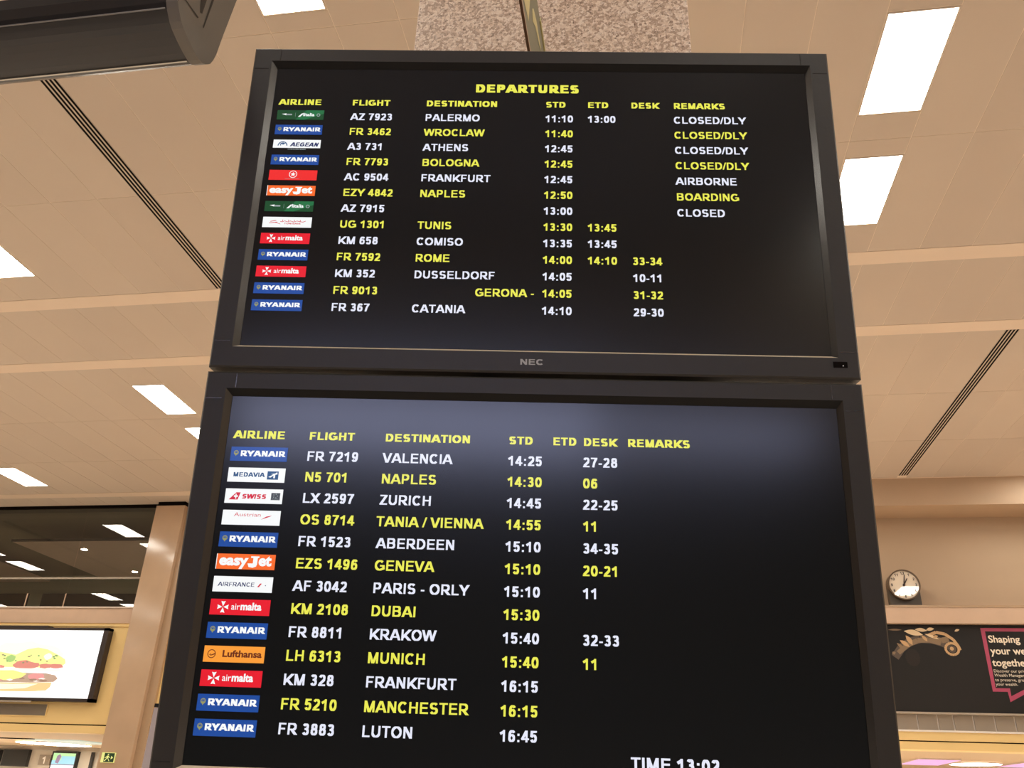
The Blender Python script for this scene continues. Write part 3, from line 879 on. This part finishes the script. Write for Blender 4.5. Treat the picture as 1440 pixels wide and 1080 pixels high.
# blade sign on the pillar, seen from below
SG = mat('sign_grey_green', (126, 128, 100), 0.4); SGY = mat('sign_pale_yellow', (222, 212, 150), 0.4); SGB = mat('sign_brown_edge', (96, 66, 40), 0.5)
t = empty('blade_sign', (-.215, 1.6, CZ + 1.505), 'thin grey-green sign with pale arrows jutting from the speckled pillar', 'sign')
MB().box(-.004, 0, -.60, 0, 0, .275, SG).build('board', t)
MB().box(-.0045, .0012, -.61, 0, -.004, 0, SGB).build('bottom_trim', t)
MB().box(.0002, .0014, -.60, -.001, .0, .008, LEDGEM).build('lower_lip', t)
MB().box(.0, .003, -.12, -.001, .262, .275, SGY).build('upper_lip', t)
kk = .215 / .24
def sgn(pts): return [(.0006, y * kk - 1.6, z * kk - 1.505) for y, z in pts]
flat('arrow', [(sgn([(1.377, 1.723), (1.467, 1.833), (1.457, 1.743)]), SGY), (sgn([(1.25, 1.70), (1.36, 1.85), (1.467, 1.833), (1.377, 1.723)]), SGY)], t)
flat('arrow', [(sgn([(1.507, 1.849), (1.531, 1.878), (1.590, 1.900), (1.700, 1.905), (1.654, 1.881), (1.574, 1.86), (1.526, 1.824)]), SGY)], t)

# ================================================================== BLACK HANGING CASING, top left
XC = -.75
prof = [(.976, 1.156), (.960, 1.1565), (.944, 1.159), (.930, 1.162), (.916, 1.166), (.906, 1.1715), (.898, 1.179), (.890, 1.187), (.884, 1.196), (.878, 1.215), (.874, 1.236),
        (.930, 1.310), (1.020, 1.42), (1.040, 1.436), (1.043, 1.42), (1.036, 1.382), (1.022, 1.26), (1.018, 1.215), (1.014, 1.196), (1.008, 1.180), (.998, 1.168), (.988, 1.160)]
t = empty('hanging_display_case', (-1.9, .96, CZ + 1.156), 'glossy black display casing with a grey end cap hanging at the top left corner', 'display case')
sh = [(y - .96, z - 1.156) for y, z in prof]
cyy = sum(p[0] for p in sh) / len(sh); czz = sum(p[1] for p in sh) / len(sh)
ins = [(cyy + (p[0] - cyy) * .985, czz + (p[1] - czz) * .985) for p in sh]
MB().prism(ins, 0, -1.1, XC + 1.9 - .022, GLOSSB).build('casing', t)
MB().prism(sh, 0, XC + 1.9 - .0215, XC + 1.9, CAPM).build('end_cap', t, bevel=0)
MB().prism(sh, 0, -1.125, -1.1005, CAPM).build('end_cap', t)
MB().box(-1.1, XC + 1.9 - .0225, .014, .017, -.0018, .0012, CHROME).build('bottom_trim', t)
MB().box(-1.1, XC + 1.9 - .0225, .889 - .96 - .0025, .889 - .96 - .0005, 1.1835 - 1.156, 1.1855 - 1.156, mat('crease_painted_highlight', (120, 118, 118), .3, metal=.5)).build('edge_strip', t)  # strip paints the highlight running along the casing's crease
gx = XC + 1.9
def G2(pts): return [(gx + .0006, y - .96, z - 1.156) for y, z in pts]
flat('groove', [(G2([(.898, 1.216), (.902, 1.219), (.945, 1.226), (.942, 1.221)]), CAPG), (G2([(.937, 1.264), (.953, 1.284), (.951, 1.243), (.945, 1.239)]), CAPG),
                (G2([(.966, 1.302), (.972, 1.306), (.965, 1.222), (.962, 1.222)]), CAPG)], t)
for x in (-.9, -.2):
    MB().disc((x, .055), .012, 2, .24, 6 - 1.156 + .004, BACKM, n=12).build('hanger_rod', t)

# ================================================================== THINGS ON THE FAR WALL
# white upright panel standing left of the lower monitor
t = empty('upright_board', (-.70, 1.54, 0), 'pale upright board showing as a thin sliver left of the lower monitor', 'board')
MB().box(-.187, .10, -.04, -.025, 0.06, CZ + .126, WHITEP).build('board', t)
MB().box(-.187, .10, -.12, .05, 0, .06, GREY).build('foot', t)
MB().box(-.186, -.178, -.042, -.023, CZ + .127, CZ + .133, BACKM).build('screw', t)

# burger light box
t = empty('advert_lightbox', (-13.4, WF, CZ + 1.55), 'large glowing white light box picturing a filled burger on the cream wall', 'lightbox')
x0, x1, zb, zt = -14.9 - 1.0, -11.775, 1.55, 3.09
fr = MB(); X = lambda x: x + 13.4; Zz = lambda z: z - 1.55
FRM = mat('dark_brown_frame', (48, 38, 36), .4)
fr.box(X(x0), X(x1), -.19, -.02, Zz(zb), Zz(zb + .065), FRM).box(X(x0), X(x1), -.19, -.02, Zz(zt - .055), Zz(zt), FRM)
fr.box(X(x0), X(x0 + .1), -.19, -.02, Zz(zb), Zz(zt), FRM).box(X(x1 - .12), X(x1), -.19, -.02, Zz(zb), Zz(zt), FRM)
fr.build('frame', t, bevel=0)
MB().box(X(x0) + .2, X(x1) - .2, -.018, 0, .3, 1.2, BACKM).build('wall_bracket', t)
ADW = mat('lit_white_print', (.15, .15, .15), .4, emit=1.35, ecol=(1, 1, 1))
MB().box(X(x0 + .1), X(x1 - .12), -.17, -.15, Zz(zb + .065), Zz(zt - .055), ADW).build('lit_face', t)
MB().box(X(x0), X(-13.27), -.20, -.02, Zz(3.092), Zz(3.13), FRM).build('top_rail', t)
MB().box(X(x0), X(-13.2), -.20, -.195, Zz(1.515), Zz(1.548), GREY).build('bottom_rail', t)
def blob(cx, cz, rx, rz, n=22, jag=.0, seed=1, a0=0, a1=360, flatb=None):
    rr = random.Random(seed); out = []
    for i in range(n):
        a = math.radians(a0 + (a1 - a0) * i / (n if a1 - a0 == 360 else n - 1)); k = 1 + jag * (rr.random() - .5) * 2
        z = cz + rz * math.sin(a) * k
        out.append((cx + rx * math.cos(a) * k, z))
    return out
def em(name, c, s=1.0): return mat(name, (0.2, 0.2, 0.2), .4, emit=s, ecol=c)
BUN = em('bun_gold', (240, 196, 120)); BUNL = em('bun_light', (255, 240, 205), 1.1); PATTY = em('patty_brown', (176, 138, 112)); MEATP = em('ham_pink', (224, 130, 130))
TOM = em('tomato_red', (214, 106, 92)); CHEESE = em('cheese_yellow', (250, 236, 120), 1.05); LET = em('lettuce_yellow_green', (226, 244, 130), 1.1); LETD = em('leaf_green', (150, 196, 90)); HALO = em('pale_green_glow', (248, 255, 218), 1.15)
HERB = em('herb_dark_green', (84, 120, 70)); CREAMB = em('mayo_cream', (252, 236, 226), 1.05); BRO = em('grill_brown', (140, 96, 66))
CX = -14.05
AD = []
lay = [0]
def ad(pts, m):
    lay[0] += 1
    AD.append(([(X(x), -.1705 - .0004 * lay[0], Zz(z)) for x, z in pts], m))
ad(blob(CX + .35, 2.45, 1.0, .34, 30, .08, 3), HALO)
ad([(CX - 1.25, 2.42), (CX - 1.1, 2.52), (CX - .8, 2.50), (CX - .5, 2.60), (CX - .2, 2.55), (CX + .15, 2.50), (CX + .4, 2.62), (CX + .65, 2.66), (CX + .9, 2.62), (CX + 1.15, 2.52), (CX + 1.38, 2.42), (CX + 1.42, 2.33), (CX + 1.30, 2.24), (CX + .9, 2.24), (CX - .9, 2.24), (CX - 1.3, 2.30)], LET)
for (a, b, c_, d, s_) in ((.95, 2.27, .17, .05, 1), (.45, 2.29, .30, .09, 2), (-.35, 2.23, .33, .07, 3), (1.22, 2.27, .16, .055, 4), (-.95, 2.26, .22, .07, 5)):
    ad(blob(CX + a, b, c_, d, 16, .18, s_), TOM)
ad(blob(CX + .95, 2.47, .10, .07, 12, .1, 9), HALO); ad(blob(CX + .05, 2.42, .12, .08, 12, .1, 8), LETD)
rr = random.Random(5)
for i in range(22):
    ad(blob(CX - .7 + rr.random() * 1.9, 2.33 + rr.random() * .18, .022 + rr.random() * .02, .014, 7, .3, i), HERB if i % 3 else BRO)
ad([(CX - 1.3, 2.17), (CX - .7, 2.21), (CX, 2.22), (CX + .8, 2.21), (CX + 1.36, 2.20), (CX + 1.36, 2.155), (CX + .8, 2.14), (CX, 2.16), (CX - 1.3, 2.12)], CREAMB)
ad([(CX - 1.35, 2.08), (CX - .4, 2.14), (CX + .45, 2.12), (CX + 1.0, 2.12), (CX + 1.25, 2.08), (CX + 1.33, 2.01), (CX + 1.25, 1.94), (CX + .7, 1.92), (CX - 1.0, 1.92), (CX - 1.35, 1.98)], PATTY)
ad(blob(CX + .80, 2.05, .19, .075, 16, .2, 12), MEATP); ad(blob(CX - .35, 2.08, .26, .09, 16, .15, 13), TOM)
ad([(CX - .25, 2.16), (CX + .2, 2.17), (CX + .55, 2.10), (CX + .45, 2.02), (CX + .15, 1.96), (CX - .2, 1.97), (CX - .35, 2.04)], CHEESE)
for i in range(14):
    ad(blob(CX - .9 + rr.random() * 2.0, 1.955 + rr.random() * .05, .06 + rr.random() * .05, .022, 8, .3, i + 40), (MEATP, BRO, CREAMB)[i % 3])
ad([(CX - 1.25, 1.93), (CX + .4, 1.91), (CX + 1.22, 1.93), (CX + 1.20, 1.83), (CX + 1.12, 1.76), (CX + .7, 1.735), (CX - .6, 1.73), (CX - 1.15, 1.78)], BUN)
ad([(CX - 1.2, 1.90), (CX + .3, 1.885), (CX + .9, 1.90), (CX + .6, 1.80), (CX - .2, 1.76), (CX - 1.0, 1.80)], BUNL)
flat('burger_print', AD, t)

# grille below the light box
t = empty('wall_grille', (-13.9, WF, CZ + 1.25), 'grey mesh ventilation grille in the cream wall under the burger light box', 'grille')
MB().box(-1.0, 1.0, -.02, -.001, 0, .02, CREAM).box(-1.0, 1.0, -.02, -.001, .25, .265, CREAM).box(.98, 1.0, -.02, -.001, .02, .25, CREAM).box(-1.0, -.98, -.02, -.001, .02, .25, CREAM).build('frame', t)
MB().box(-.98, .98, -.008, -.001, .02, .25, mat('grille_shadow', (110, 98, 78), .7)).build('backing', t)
for i in range(15): MB().box(-.98, .98, -.014, -.0085, .026 + i * .015, .032 + i * .015, GREY).build('slat', t)

# exit sign on the marble pillar
EXG = mat('exit_green_dark', (34, 70, 40), .4); EXL = mat('exit_glow_green', (214, 224, 150), .4, emit=.35, ecol=(220, 230, 140))
t = empty('exit_sign', (-11.095, 17.45, CZ + .39), 'small green and cream running-man exit sign on the marble pillar', 'sign')
MB().box(-.15, .15, -.03, -.001, 0, .19, EXL).build('plate', t)
ex = []
def er(a, b, c_, d, m): ex.append(([(a, -.0305 - (.0005 if m is EXL else 0), b), (c_, -.0305 - (.0005 if m is EXL else 0), b), (c_, -.0305 - (.0005 if m is EXL else 0), d), (a, -.0305 - (.0005 if m is EXL else 0), d)], m))
er(-.14, .01, -.09, .18, EXL); er(-.085, .01, .14, .18, EXG)
flat('running_man', ex + [([(x, -.0315, z) for x, z in q], EXL) for q in (
    [(-.02, .15), (.0, .135), (.02, .15), (.0, .17)], [(-.03, .13), (.02, .13), (.01, .08), (-.03, .08)], [(-.03, .12), (-.07, .09), (-.06, .08), (-.02, .11)], [(.0, .125), (.05, .10), (.05, .09), (.01, .10)],
    [(-.03, .08), (-.01, .08), (-.05, .03), (-.08, .03)], [(.0, .08), (.015, .08), (.05, .03), (.03, .03)], [(.07, .06), (.12, .095), (.07, .13)])], t)

# things in the desk recess at left
LMP2 = mat('oval_lamp_glow', (1, 1, 1), .4, emit=24, ecol=(1, .93, .82))
t = empty('oval_ceiling_lamp', (-16.2, 22.8, CZ + .95), 'bright oval lamp in the low ceiling above the left-hand desks', 'lamp', 'oval lamps over the desks')
ov = [(.85 * math.cos(a * math.pi / 12), 1.1 * math.sin(a * math.pi / 12)) for a in range(24)]
MB().prism(ov, 2, -.03, -.001, LAMPF, capm=LMP2).build('diffuser', t)
PNKE = mat('pale_panel_glow', (.15, .15, .15), .4, emit=.75, ecol=(200, 214, 196)); BLUP = mat('bluish_panel_glow', (.15, .15, .15), .4, emit=.7, ecol=(170, 200, 230))
t = empty('lit_ceiling_tile', (-14.8, 21.6, CZ + .95), 'pale greenish square panel behind the oval lamp in the low ceiling', 'light')
MB().box(-.75, .75, -.9, .9, -.02, -.001, PNKE).build('panel', t)
t = empty('lit_ceiling_tile', (-19.0, 21.9, CZ + .95), 'bluish lit panel in the low ceiling at the far left edge', 'light')
MB().box(-.9, .9, -1.0, 1.0, -.02, -.001, BLUP).build('panel', t)
t = empty('soffit_slot', (-16.0, 20.6, CZ + .95), 'thin dark air slot in the low ceiling above the dark screen', 'slot')
MB().box(-.75, .75, -.06, .06, -.02, -.001, SLOT).build('slot', t)

def small_screen(x0, x1, z0, z1, label, draw):
    t = empty('desk_screen', ((x0 + x1) / 2, 25.24, CZ + z0), label, 'screen')
    w_ = (x1 - x0) / 2; h_ = z1 - z0
    MB().box(-w_, w_, -.08, .058, 0, h_, BLACKP).build('housing', t)
    draw(t, w_, h_)
def d_dark(t, w_, h_): MB().box(-w_ + .03, w_ - .03, -.085, -.081, .03, h_ - .03, DARKEST).build('screen', t)
TVG = em('tv_green', (168, 226, 150)); TVB = em('tv_blue', (120, 206, 226)); TVW = em('tv_white', (238, 234, 248)); TVP = em('tv_purple', (110, 70, 130)); TVN = em('tv_navy', (70, 80, 120))
def d_tv(t, w_, h_):
    MB().box(-w_ + .05, w_ - .05, -.085, -.081, .05, h_ - .05, TVG).build('screen', t)
    q = lambda a, b, c_, d, m, l: ([(a * w_, -.086 - l * .001, b * h_), (c_ * w_, -.086 - l * .001, b * h_), (c_ * w_, -.086 - l * .001, d * h_), (a * w_, -.086 - l * .001, d * h_)], m)
    flat('picture', [q(-.2, .62, .9, .80, TVB, 0), q(-.9, .46, .9, .62, TVB, 0), q(-.9, .06, .9, .42, TVW, 0), q(-.88, .42, .88, .46, TVN, 1),
                     ([(x * w_, -.088, z * h_) for x, z in [(-.62, .52), (-.55, .80), (-.35, .88), (-.22, .78), (-.3, .62), (-.36, .48)]], TVP)], t)
small_screen(-19.50, -18.66, .38, .84, 'blank dark screen on the desk back wall at left', d_dark)
small_screen(-17.86, -17.03, .18, .83, 'small desk screen with a green and blue picture beside the marble pillar', d_tv)
def d_blue(t, w_, h_):
    MB().box(-w_ + .05, w_ - .05, -.085, -.081, .05, h_ - .05, TVB).build('screen', t)
    flat('picture', [([(-w_ + .05, -.087, .05), (w_ - .05, -.087, .05), (w_ - .05, -.087, .25)], TVW)], t)
for x, yy in [(-22.6, 22.4), (-5.0, 22.4), (1.0, 22.4), (12.5, 22.4)] + [(q_, 18.9) for q_ in (-22, -18.5, -4, -.5, 2.6, 9.8, 12.8)]:  # added unseen lamps that brighten the recess and bounce onto the hall ceiling
    z = .95 if x < -9 else 1.06
    t = empty('oval_ceiling_lamp', (x, yy, CZ + z), 'added oval lamp brightening recess and hall ceiling, outside the frame or hidden by the screens', 'lamp', 'added oval lamps over the desks, unseen')
    MB().prism([(p[0], p[1] * .8) for p in ov], 2, -.03, -.001, LAMPF, capm=LMP2).build('diffuser', t)
small_screen(-20.45, -19.62, .12, .82, 'bright blue desk screen cut by the left edge', d_blue)
t = empty('desk_number_sign', (-18.15, 25.3, CZ + .44), 'square grey desk number plate reading 1 between two desk screens', 'sign')
MB().box(-.19, .19, -.03, -.001, 0, .28, mat('plate_grey_brown', (140, 128, 112), .4)).build('plate', t)
w_, ps = lettering('1')
flat('numeral', [([(-.09 + p[0] * .2, -.031, .04 + p[1] * .2) for p in q], WHITE) for q in ps], t)
t = empty('black_post', (-16.55, 25.2, 0), 'thin black upright post left of the marble pillar at the bottom edge', 'post')
MB().box(-.04, .04, -.04, .04, .02, CZ + .83, BLACKP).build('post', t); MB().box(-.15, .15, -.10, .09, 0, .02, BLACKP).build('foot', t)
t = empty('white_desk_sign', (-15.4, 25.26, 0), 'pale white board seen low between the marble pillar and the lower monitor', 'board')
MB().box(-.75, .9, -.06, 0, 0, CZ + .58, WHITEP).build('board', t)
MB().box(-.6, .75, -.065, -.061, CZ + .05, CZ + .36, mat('pale_mauve', (190, 170, 164), .5)).build('inset_panel', t)

# wall clock on the ledge at right
t = empty('ledge_clock', (4.93, 17.33, CZ + 3.56), 'round white station clock on a dark mount standing on the stone ledge', 'clock')
RIM = mat('clock_rim', (92, 74, 56), .35, metal=.3); CMNT = mat('clock_mount', (74, 66, 56), .5)
MB().prism([(-.285, 0), (.285, 0), (.285, .30), (.285, .42), (-.285, .42), (-.285, .30)], 1, -.05, .10, CMNT).build('mount', t)
cy_ = .415
rim = MB(); nn = 40
for i in range(nn):
    a, b = 2 * math.pi * i / nn, 2 * math.pi * (i + 1) / nn
    def q(r, y, an): return (r * math.cos(an), y, cy_ + r * math.sin(an))
    rim.face([q(.295, .06, a), q(.295, .06, b), q(.295, -.13, b), q(.295, -.13, a)], RIM)
    rim.face([q(.295, -.13, a), q(.295, -.13, b), q(.272, -.13, b), q(.272, -.13, a)], RIM)
    rim.face([q(.272, -.13, a), q(.272, -.13, b), q(.272, -.10, b), q(.272, -.10, a)], RIM)
rim.build('rim', t, smooth=False)
CF = mat('clock_face_paper', (226, 212, 192), .03, spec=.9, coat=1.0)
face = MB(); face.disc((0, cy_), .2725, 1, -.102, -.098, CF, 40).build('dial', t)
CH = mat('clock_black', (50, 36, 34), .5)
P = []
for hnum in range(1, 13):
    a = math.radians(90 - hnum * 30); w_, ps = lettering(str(hnum), .19, .15)
    cx, cz = .222 * math.cos(a), cy_ + .222 * math.sin(a); s_ = .052
    P += [([(cx + (p[0] - w_ / 2) * s_, -.1028, cz + (p[1] - .5) * s_) for p in q], CH) for q in ps]
flat('numerals', P, t, .00001)
def hand(ang, L, wd):
    a = math.radians(90 - ang); d = (math.cos(a), math.sin(a)); n_ = (-d[1], d[0])
    pts = [(-.03 * d[0] + wd * n_[0], -.03 * d[1] + wd * n_[1]), (L * d[0] + wd * .6 * n_[0], L * d[1] + wd * .6 * n_[1]), (L * d[0] - wd * .6 * n_[0], L * d[1] - wd * .6 * n_[1]), (-.03 * d[0] - wd * n_[0], -.03 * d[1] - wd * n_[1])]
    MB().prism([(x, cy_ + z) for x, z in pts], 1, -.112, -.106, CH).build('hand', t)
hand(10, .20, .011); hand(31, .145, .014)
MB().disc((0, cy_), .024, 1, -.118, -.104, CH, 16).build('hub', t)

# dark advert at right
t = empty('advert_billboard', (7.4, 17.42, CZ + 1.64), 'long dark advert about shaping your wealth, with a carved chair arm and pink speech frame', 'billboard')
DK = mat('advert_dark', (38, 36, 35), .5, spec=.2, noise=.12, scale=1.5)
MB().box(-3.6, 3.6, -.20, -.0, .03, 1.575, DK).build('face_board', t)
MB().box(-3.6, 3.6, -.22, -.0, 0, .029, GREY).build('bottom_trim', t)
def B(x, z, l=1): return (x - 7.4, -.2005 - .0006 * l, z - 1.64)
PK = mat('advert_pink', (172, 66, 96), .4)
out = [(6.155, 3.165), (8.2, 3.165), (8.2, 2.07), (6.64, 2.02), (6.40, 1.86), (6.375, 2.035), (6.125, 2.035)]
out = [(6.145, 3.165), (8.2, 3.165), (8.2, 2.2), (6.95, 2.15), (6.395, 1.865), (6.385, 2.04), (6.135, 2.04)]
inn = [(6.215, 3.105), (8.14, 3.105), (8.14, 2.26), (6.93, 2.21), (6.43, 1.965), (6.435, 2.10), (6.195, 2.10)]
flat('speech_frame', [([B(*out[i]), B(*out[(i + 1) % 7]), B(*inn[(i + 1) % 7]), B(*inn[i])], PK) for i in range(7)], t)
IV = mat('advert_ivory', (236, 222, 200), .4)
P = []
for tx, x, z, cap, bd in (('Shaping', 6.245, 2.905, .125, .022), ('your wealth', 6.235, 2.695, .125, .022), ('together', 6.225, 2.485, .125, .022),
                          ('Discover our private', 6.225, 2.375, .052, .0), ('Wealth Management', 6.22, 2.30, .052, .0), ('to preserve, grow and protect', 6.215, 2.22, .052, .0), ('your wealth.', 6.21, 2.145, .052, .0)):
    w_, ps = roman(tx, bd)
    P += [([B(x + p[0] * cap, z + p[1] * cap, 2) for p in q], IV) for q in ps]
flat('lettering', P, t)
# carved chair arm picture
g1 = mat('carving_gold', (196, 158, 112), .4); g2 = mat('carving_light', (226, 200, 160), .4); g3 = mat('carving_brown', (132, 108, 80), .4); g4 = mat('carving_shade', (84, 70, 58), .4)
P = []
def leaf(x, z, L, wd, ang, m, l):
    a = math.radians(ang); n_ = 12; pts = []
    for i in range(n_ + 1):
        s_ = i / n_; pts.append((s_ * L, wd * math.sin(math.pi * s_)))
    for i in range(n_ - 1, 0, -1):
        s_ = i / n_; pts.append((s_ * L, -wd * .7 * math.sin(math.pi * s_)))
    P.append(([B(x + p[0] * math.cos(a) - p[1] * math.sin(a), z + p[0] * math.sin(a) + p[1] * math.cos(a), l) for p in pts], m))
def band(pts, w0, w1, m, l):
    n_ = len(pts)
    for i in range(n_ - 1):
        a = Vector(pts[i]); b = Vector(pts[i + 1]); d = (b - a).normalized(); nn_ = Vector((-d.y, d.x))
        wa = w0 + (w1 - w0) * i / n_; wb = w0 + (w1 - w0) * (i + 1) / n_
        P.append(([B(*(a + nn_ * wa), l), B(*(b + nn_ * wb), l), B(*(b - nn_ * wb), l), B(*(a - nn_ * wa), l)], m))
band([(4.55, 2.62), (4.68, 2.78), (4.85, 2.90), (5.05, 2.96), (5.25, 2.95), (5.42, 2.90), (5.55, 2.84)], .07, .08, g4, 1)
band([(4.62, 2.70), (4.8, 2.84), (5.0, 2.93), (5.2, 2.94), (5.4, 2.89)], .04, .05, g3, 2)
band([(5.2, 3.02), (5.35, 3.08), (5.5, 3.05), (5.63, 2.95), (5.70, 2.83), (5.72, 2.76)], .03, .022, g1, 3)
band([(5.3, 2.94), (5.42, 2.93), (5.55, 2.96)], .05, .05, g3, 2)
ci = [(5.58 + .115 * math.cos(a * .35), 2.78 + .105 * math.sin(a * .35)) for a in range(19)]
band(ci, .022, .022, g1, 4); P.append(([B(5.58 + .075 * math.cos(a * .6283), 2.78 + .07 * math.sin(a * .6283), 3) for a in range(10)], g4))
P.append(([B(5.575 + .035 * math.cos(a * .6283), 2.785 + .035 * math.sin(a * .6283), 5) for a in range(10)], g1))
leaf(4.78, 3.10, .34, .06, -12, g2, 4); leaf(4.98, 3.13, .22, .04, -6, g2, 5); leaf(5.18, 3.12, .15, .035, 10, g2, 5)
leaf(4.80, 3.02, .20, .05, -62, g1, 4); leaf(4.68, 2.93, .20, .045, -38, g1, 4); leaf(4.62, 2.88, .16, .035, -50, g3, 5)
leaf(5.08, 3.02, .14, .035, -50, g1, 5); leaf(5.14, 3.05, .26, .03, -22, g2, 5); leaf(5.28, 2.98, .1, .03, 20, g1, 6)
leaf(4.5, 3.12, .25, .02, 0, g3, 3); leaf(5.68, 3.10, .10, .025, 20, g2, 3)
leaf(4.52, 2.72, .06, .04, -60, g3, 2)
P.append(([B(4.86 + .13 * math.cos(a * .5236), 2.62 + .16 * math.sin(a * .5236), 1) for a in range(12)], mat('advert_soft_brown', (46, 41, 38), .5, spec=.2)))
flat('chair_arm_picture', P, t, .00005)
# lamps in the low ceiling at right
PINK = mat('pink_lamp_glow', (.15, .15, .15), .4, emit=1.0, ecol=(232, 160, 222)); WL = mat('white_oval_glow', (1, 1, 1), .4, emit=6, ecol=(1, .93, .9))
def soff(name, x, y, pts, m, label, cat, grp=None):
    t = empty(name, (x, y, CZ + 1.06), label, cat, grp)
    MB().prism(pts, 2, -.03, -.001, LAMPF, capm=m).build('diffuser', t)
soff('oval_ceiling_lamp', 7.05, 21.7, [(.50 * math.cos(a * math.pi / 12), .75 * math.sin(a * math.pi / 12)) for a in range(24)], WL, 'small white oval lamp in the low ceiling under the dark advert', 'lamp', 'oval lamps over the desks')
soff('pink_lit_panel', 5.95, 21.4, [(-.48, -1.2), (.36, -1.2), (.58, 1.2), (-.28, 1.2)], PINK, 'pink-lit panel in the low ceiling beside the lower monitor', 'lamp')
soff('pink_lit_panel', 8.0, 21.2, [(-.40, -1.2), (.44, -1.2), (.58, 1.2), (-.28, 1.2)], PINK, 'pink-lit panel in the low ceiling at the right edge', 'lamp')
